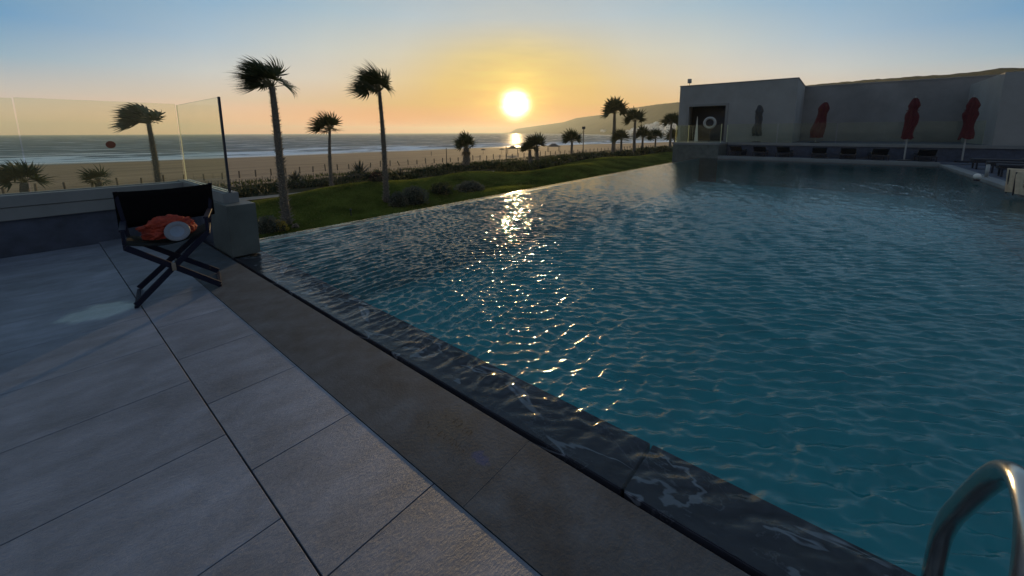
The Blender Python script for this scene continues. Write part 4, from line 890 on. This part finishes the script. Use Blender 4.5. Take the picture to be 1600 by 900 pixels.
HB=[(395,300,20),(415,297,24),(440,299,14),(468,290,40),(495,288,34),(560,278,44),(590,277,40),(540,283,24),(612,279,30),(655,272,24),(675,270,26),(700,266,24),(715,267,18),(745,264,30),(762,262,30),(780,263,30),(805,262,28),(860,262,40),(880,258,40),(845,266,40),(905,256,40),(925,252,36),(945,250,34),(975,249,34),(1010,247,36),(1035,247,26),(820,268,34),(790,270,30),(905,250,26),(30,320,30),(70,316,24),(120,312,26),(215,308,22),(268,302,24),(300,300,24),(335,299,22),(640,281,26),(380,306,18)]
HL=shrub_labels([h[0] for h in HB])
for i,(x,y,w) in enumerate(HB):
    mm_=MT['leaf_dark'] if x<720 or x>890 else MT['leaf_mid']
    sh(x,y,w,w*.24+2.2,mm_,'bed_shrub',HL[i],420,.16+.0022*max(0,x-500)*.3,seed=50+i,group='shrubs of the planting bed between lawn and beach')
# loose ground cover
def cover(name,n,fn,m,leaf,seed,h=.35):
    r=random.Random(seed); q=MB()
    for i in range(n):
        u,v=fn(r)
        if n2(u,v,.25)+.5*n2(u,v,.9)<-.05: continue
        z=gz(u,v); c=Vector((u,v,z+r.random()*h)); s=leaf*r.uniform(.5,1.4); a=Vector((r.uniform(-.6,.6),r.uniform(-.6,.6),1)).normalized(); b=a.orthogonal().normalized(); an=r.random()*6.28; b=b*math.cos(an)+a.cross(b)*math.sin(an)
        q.add([c-b*s*.25,c+a*s,c+b*s*.25,c-a*s*.4],[(0,1,2,3)])
    return tag(q.build(name,m),label='loose low ground cover plants in the bed beyond the lawn',cat='ground cover',kind='stuff')
cover('ground_cover',26000,lambda r:(r.uniform(-10,130),r.uniform(37.2,43.2)),MT['leaf_dark'],.26,1)
cover('dune_grass',14000,lambda r:(r.uniform(-10,150),r.uniform(43,52)**1.0),MT['leaf_mid'],.24,2,.2)
# grass tufts on the near lawn
MT['blade']=leafmat('grass_blade',(.040,.060,.010),(.12,.145,.024),.5,.35)
def grass(n):
    rs=np.random.RandomState(9); u=-4+80*rs.rand(n)**1.3; v=7.6+25.5*rs.rand(n); z=np.full(n,-3.5)
    for a,b,ru,rv,h in MOUNDS: z+=1.15*h*np.exp(-((u-a)/ru)**2-((v-b)/rv)**2)
    an=rs.rand(n)*6.28; w=(.012+.012*rs.rand(n)); h=.05+.05*rs.rand(n); dx=np.cos(an)*w; dy=np.sin(an)*w
    co=np.stack([np.stack([u-dx,v-dy,z-.01],-1),np.stack([u+dx,v+dy,z-.01],-1),np.stack([u+rs.normal(0,.02,n),v+rs.normal(0,.02,n),z+h],-1)],1).reshape(-1,3)
    me=bpy.data.meshes.new('grass'); me.vertices.add(3*n); me.vertices.foreach_set('co',co.astype(np.float32).ravel()); me.loops.add(3*n); me.loops.foreach_set('vertex_index',np.arange(3*n,dtype=np.int32)); me.polygons.add(n); me.polygons.foreach_set('loop_start',np.arange(0,3*n,3,dtype=np.int32)); me.polygons.foreach_set('loop_total',np.full(n,3,dtype=np.int32)); me.update(calc_edges=True)
    return tag(link('grass',me,MT['blade']),label='short mown grass blades on the rolling lawn',cat='grass',kind='stuff')
grass(420000)
def agave(px,py,w,label,seed):
    u,v=at(px,py,-3.5); D=math.hypot(u,v)*math.cos(math.atan2(v,u)-HEAD); L=w/2*D/F_PX*1.25; t=empty('agave',(u,v,gz(u,v)),label=label,cat='agave'); r=random.Random(seed)
    for i in range(34):
        el=R(82)-R(78)*(i/34)+r.uniform(-.08,.08); az=i*2.4; d=Vector((math.cos(el)*math.cos(az),math.cos(el)*math.sin(az),math.sin(el))); side=Vector((-math.sin(az),math.cos(az),0)); up=d.cross(side); l_=L*r.uniform(.85,1.1); vs=[]
        for s,wd in ((0,.035),(.3,.055),(.65,.04),(1,.002)):
            c=d*l_*s+Vector((0,0,-.08*l_*s*s)); vs+=[c-side*wd*L,c-up*wd*L*.35,c+side*wd*L]
        fs=[]
        for k in range(3): fs+=[(3*k,3*k+1,3*k+4,3*k+3),(3*k+1,3*k+2,3*k+5,3*k+4),(3*k+2,3*k,3*k+3,3*k+5)]
        q=MB(); q.add(vs,fs); q.build('agave_leaf',MT['agave'],t)
agave(461,284,36,'spiky agave rosette just right of the tallest palm trunk',1)
agave(562,273,42,'spiky agave rosette between the slim palm and second tall palm',2)
agave(625,274,26,'spiky agave rosette right of the second tall palm trunk',3)
# bollard lights on the lawn
for x,y,la in ((549,343,'short black bollard light near the pool edge left of the second palm'),(545,300,'tiny dark bollard light beside the gravel path'),(1021/1.0,250,'low dark bollard light on the lawn before the pool house')):
    u,v=at(x,y,-3.5); o=empty('bollard_light',(u,v,gz(u,v)),label=la,cat='bollard light'); q=MB(); q.tube([(0,0,0),(0,0,.34)],.035,10); q.build('post',MT['frame_dark'],o); q=MB(); q.tube([(0,0,.34),(0,0,.40),(0,0,.43)],[.05,.07,.06],12); q.build('cap',MT['frame_dark'],o)

# ---------------------------------------------------------------- beach fence, pickets, things on the beach
fe=empty('post_fence',(20,79,gz(20,79)),label='line of short weathered posts joined by rope running along the sand',cat='fence')
pm=MB(); pm.tube([(0,0,-.3),(0,0,1.28),(.0,0,1.31)],[.13,.12,.07],7); pm=pm.mesh('post'); pm.materials.append(MT['wood']); r=random.Random(4); tops=[]; u=-18
while u<190:
    v=80+1.0*math.sin(u*.03)-max(0,u-60)*.09; z=gz(u,v); o=link('post',pm,None,fe); o.matrix_parent_inverse=Matrix.Translation(-Vector(fe.location)); o.location=(u,v,z); tl=(r.uniform(-.06,.06),r.uniform(-.06,.06),0)
    if abs(u-57)<1.3: tl=(.1,-.5,0)
    o.rotation_euler=tl; s=r.uniform(.85,1.15); o.scale=(1,1,s); tops.append((u,v,z+.8*s)); u+=2.55
q=MB()
for a,b in zip(tops,tops[1:]):
    a=Vector(a);b=Vector(b); q.tube([a,a.lerp(b,.5)-Vector((0,0,.18)),b],.015,4,cap=False)
rel(q.build('rope',MT['wood'],fe),fe)
q=MB(); u=-12.0; r=random.Random(6)
while u<100:
    v=44.0+.5*math.sin(u*.2); z=gz(u,v); h=r.uniform(.75,1.0); q.bar((u,v,z-.1),(u+r.uniform(-.03,.03),v,z+h),.035,.035,up=(0,1,0)); u+=.24
o=q.build('picket_fence',MT['wood']); tag(o,'low chestnut paling picket fence between the planting bed and the dunes','fence')
# second small row of posts near the pickets (garden lights posts)
def gazebo(px,py,w,h,label,m_roof,seed,zg=-6.6):
    u,v=at(px,py,zg); D=math.hypot(u,v)*math.cos(math.atan2(v,u)-HEAD); W_=w*D/F_PX; H_=h*D/F_PX; t=empty('beach_shelter',(u,v,gz(u,v)-.1),rz=HEAD,label=label,cat='shelter')
    for sx in (-.5,.5):
        for sy in (-.5,.5): q=MB(); q.bar((sx*W_*.85,sy*W_*.85,0),(sx*W_*.85,sy*W_*.85,H_*.68),.16,.16,up=(0,1,0)); q.build('post',MT['wood'],t)
    q=MB(); k=W_/2; q.add([(-k,-k,H_*.66),(k,-k,H_*.66),(k,k,H_*.66),(-k,k,H_*.66),(-k*.25,-k*.25,H_),(k*.25,-k*.25,H_),(k*.25,k*.25,H_),(-k*.25,k*.25,H_)],[(0,3,2,1),(4,5,6,7),(0,1,5,4),(1,2,6,5),(2,3,7,6),(3,0,4,7)]); q.build('roof',m_roof,t)
gazebo(801,240,18,12,'square wooden beach shelter with flat topped thatch roof below the sun',MT['wood'],1)
gazebo(865,238,20,13,'pale canvas marquee on the beach right of the palm pair',MT['greycanvas'],2)
def openpar(px,py,label):
    u,v=at(px,py,-6.8); t=empty('beach_parasol',(u,v,gz(u,v)),label=label,cat='parasol'); q=MB(); q.tube([(0,0,0),(0,0,1.9)],.05,6); q.build('pole',MT['wood'],t); q=MB(); q.tube([(0,0,1.6),(0,0,1.95),(0,0,2.1)],[1.1,.55,.05],12,cap=False); q.build('canopy',MT['wood'],t)
openpar(755,241,'small straw beach parasol left of the wooden shelter'); openpar(784,241,'small straw beach parasol close beside the wooden shelter')
def polelamp(px,py,ytop,zg,label,head):
    u,v=at(px,py,zg); A_,B_,C_=ray(px,ytop); D=math.hypot(u,v); zt=EYE+C_/math.hypot(A_,B_)*D; z=gz(u,v)-.1; t=empty('beach_pole',(u,v,z),label=label,cat='pole'); q=MB(); s=.0013*D; q.tube([(0,0,0),(0,0,zt-z)],[s,s*.7],8); q.build('shaft',MT['wood'],t)
    if head:
        q=MB(); q.box((-2.5*s*1.2,-s*2,-s*5),(2.5*s*1.2,s*2,0)); o=q.build('lamp_head',MT['frame_dark'],t,bevel=s*.5); o.location=(0,0,zt-z+s*1.5)
        q=MB(); q.bar((-s*3,0,zt-z-s*8),(s*3,0,zt-z-s*8),s,s); q.build('crossbar',MT['wood'],t)
polelamp(911,239,199,-5.5,'tall pole with floodlight heads on the beach before the headland',True)
polelamp(698,257,231,-5.0,'thin bare wooden pole left of the short broad palm',False)
polelamp(791,247,229,-5.6,'short bare pole beside the wooden shelter',False)
# person on the beach
def person(px,py,label,zg=-7.6,group=None):
    u,v=at(px,py,zg); bm=bmesh.new(); sk=bm.verts.layers.skin.verify()
    J={'pel':(0,0,.95,.13),'ch':(0,0,1.35,.15),'nk':(0,0,1.50,.06),'hd':(0,0,1.68,.105),'lk':(.10,.08,.5,.075),'lf':(.11,.0,.06,.05),'rk':(-.10,.0,.5,.075),'rf':(-.12,-.22,.06,.05),'le':(.24,.0,1.15,.05),'lh':(.26,.1,.88,.04),'re':(-.24,.0,1.15,.05),'rh':(-.26,-.1,.88,.04),'lt':(.11,.14,.03,.04),'rt':(-.12,-.08,.03,.04)}
    vs={k:bm.verts.new(p[:3]) for k,p in J.items()}
    for a,b in (('pel','ch'),('ch','nk'),('nk','hd'),('pel','lk'),('lk','lf'),('lf','lt'),('pel','rk'),('rk','rf'),('rf','rt'),('ch','le'),('le','lh'),('ch','re'),('re','rh')): bm.edges.new((vs[a],vs[b]))
    for k,p in J.items(): vs[k][sk].radius=(p[3],p[3]); vs[k][sk].use_root=(k=='pel')
    me=bpy.data.meshes.new('person'); bm.to_mesh(me); bm.free(); o=link('person',me,MT['skin']); o.modifiers.new('s','SKIN').use_smooth_shade=True; o.modifiers.new('ss','SUBSURF').levels=1; o.location=(u,v,gz(u,v)); o.rotation_euler=(0,0,.6); return tag(o,label,'person',group)
person(674,245,'distant person in dark clothes walking on the open sand')
person(931,222.5,'distant person at the water edge, left one of the pair',-8.8); person(935,222.5,'distant person at the water edge, right one of the pair',-8.8)

# ---------------------------------------------------------------- sea air
hz=bpy.data.materials.new('haze_air'); hz.use_nodes=True; n=hz.node_tree.nodes; n.clear(); o_=n.new('ShaderNodeOutputMaterial'); pv=n.new('ShaderNodeVolumePrincipled')
pv.inputs['Color'].default_value=(.86,.92,.80,1); pv.inputs['Density'].default_value=HAZE; pv.inputs['Anisotropy'].default_value=.4; hz.node_tree.links.new(pv.outputs[0],o_.inputs['Volume'])
q=MB(); q.box((-8200,-8200,-12.2),(8200,8200,136)); o=q.build('haze',hz); tag(o,kind='stuff')
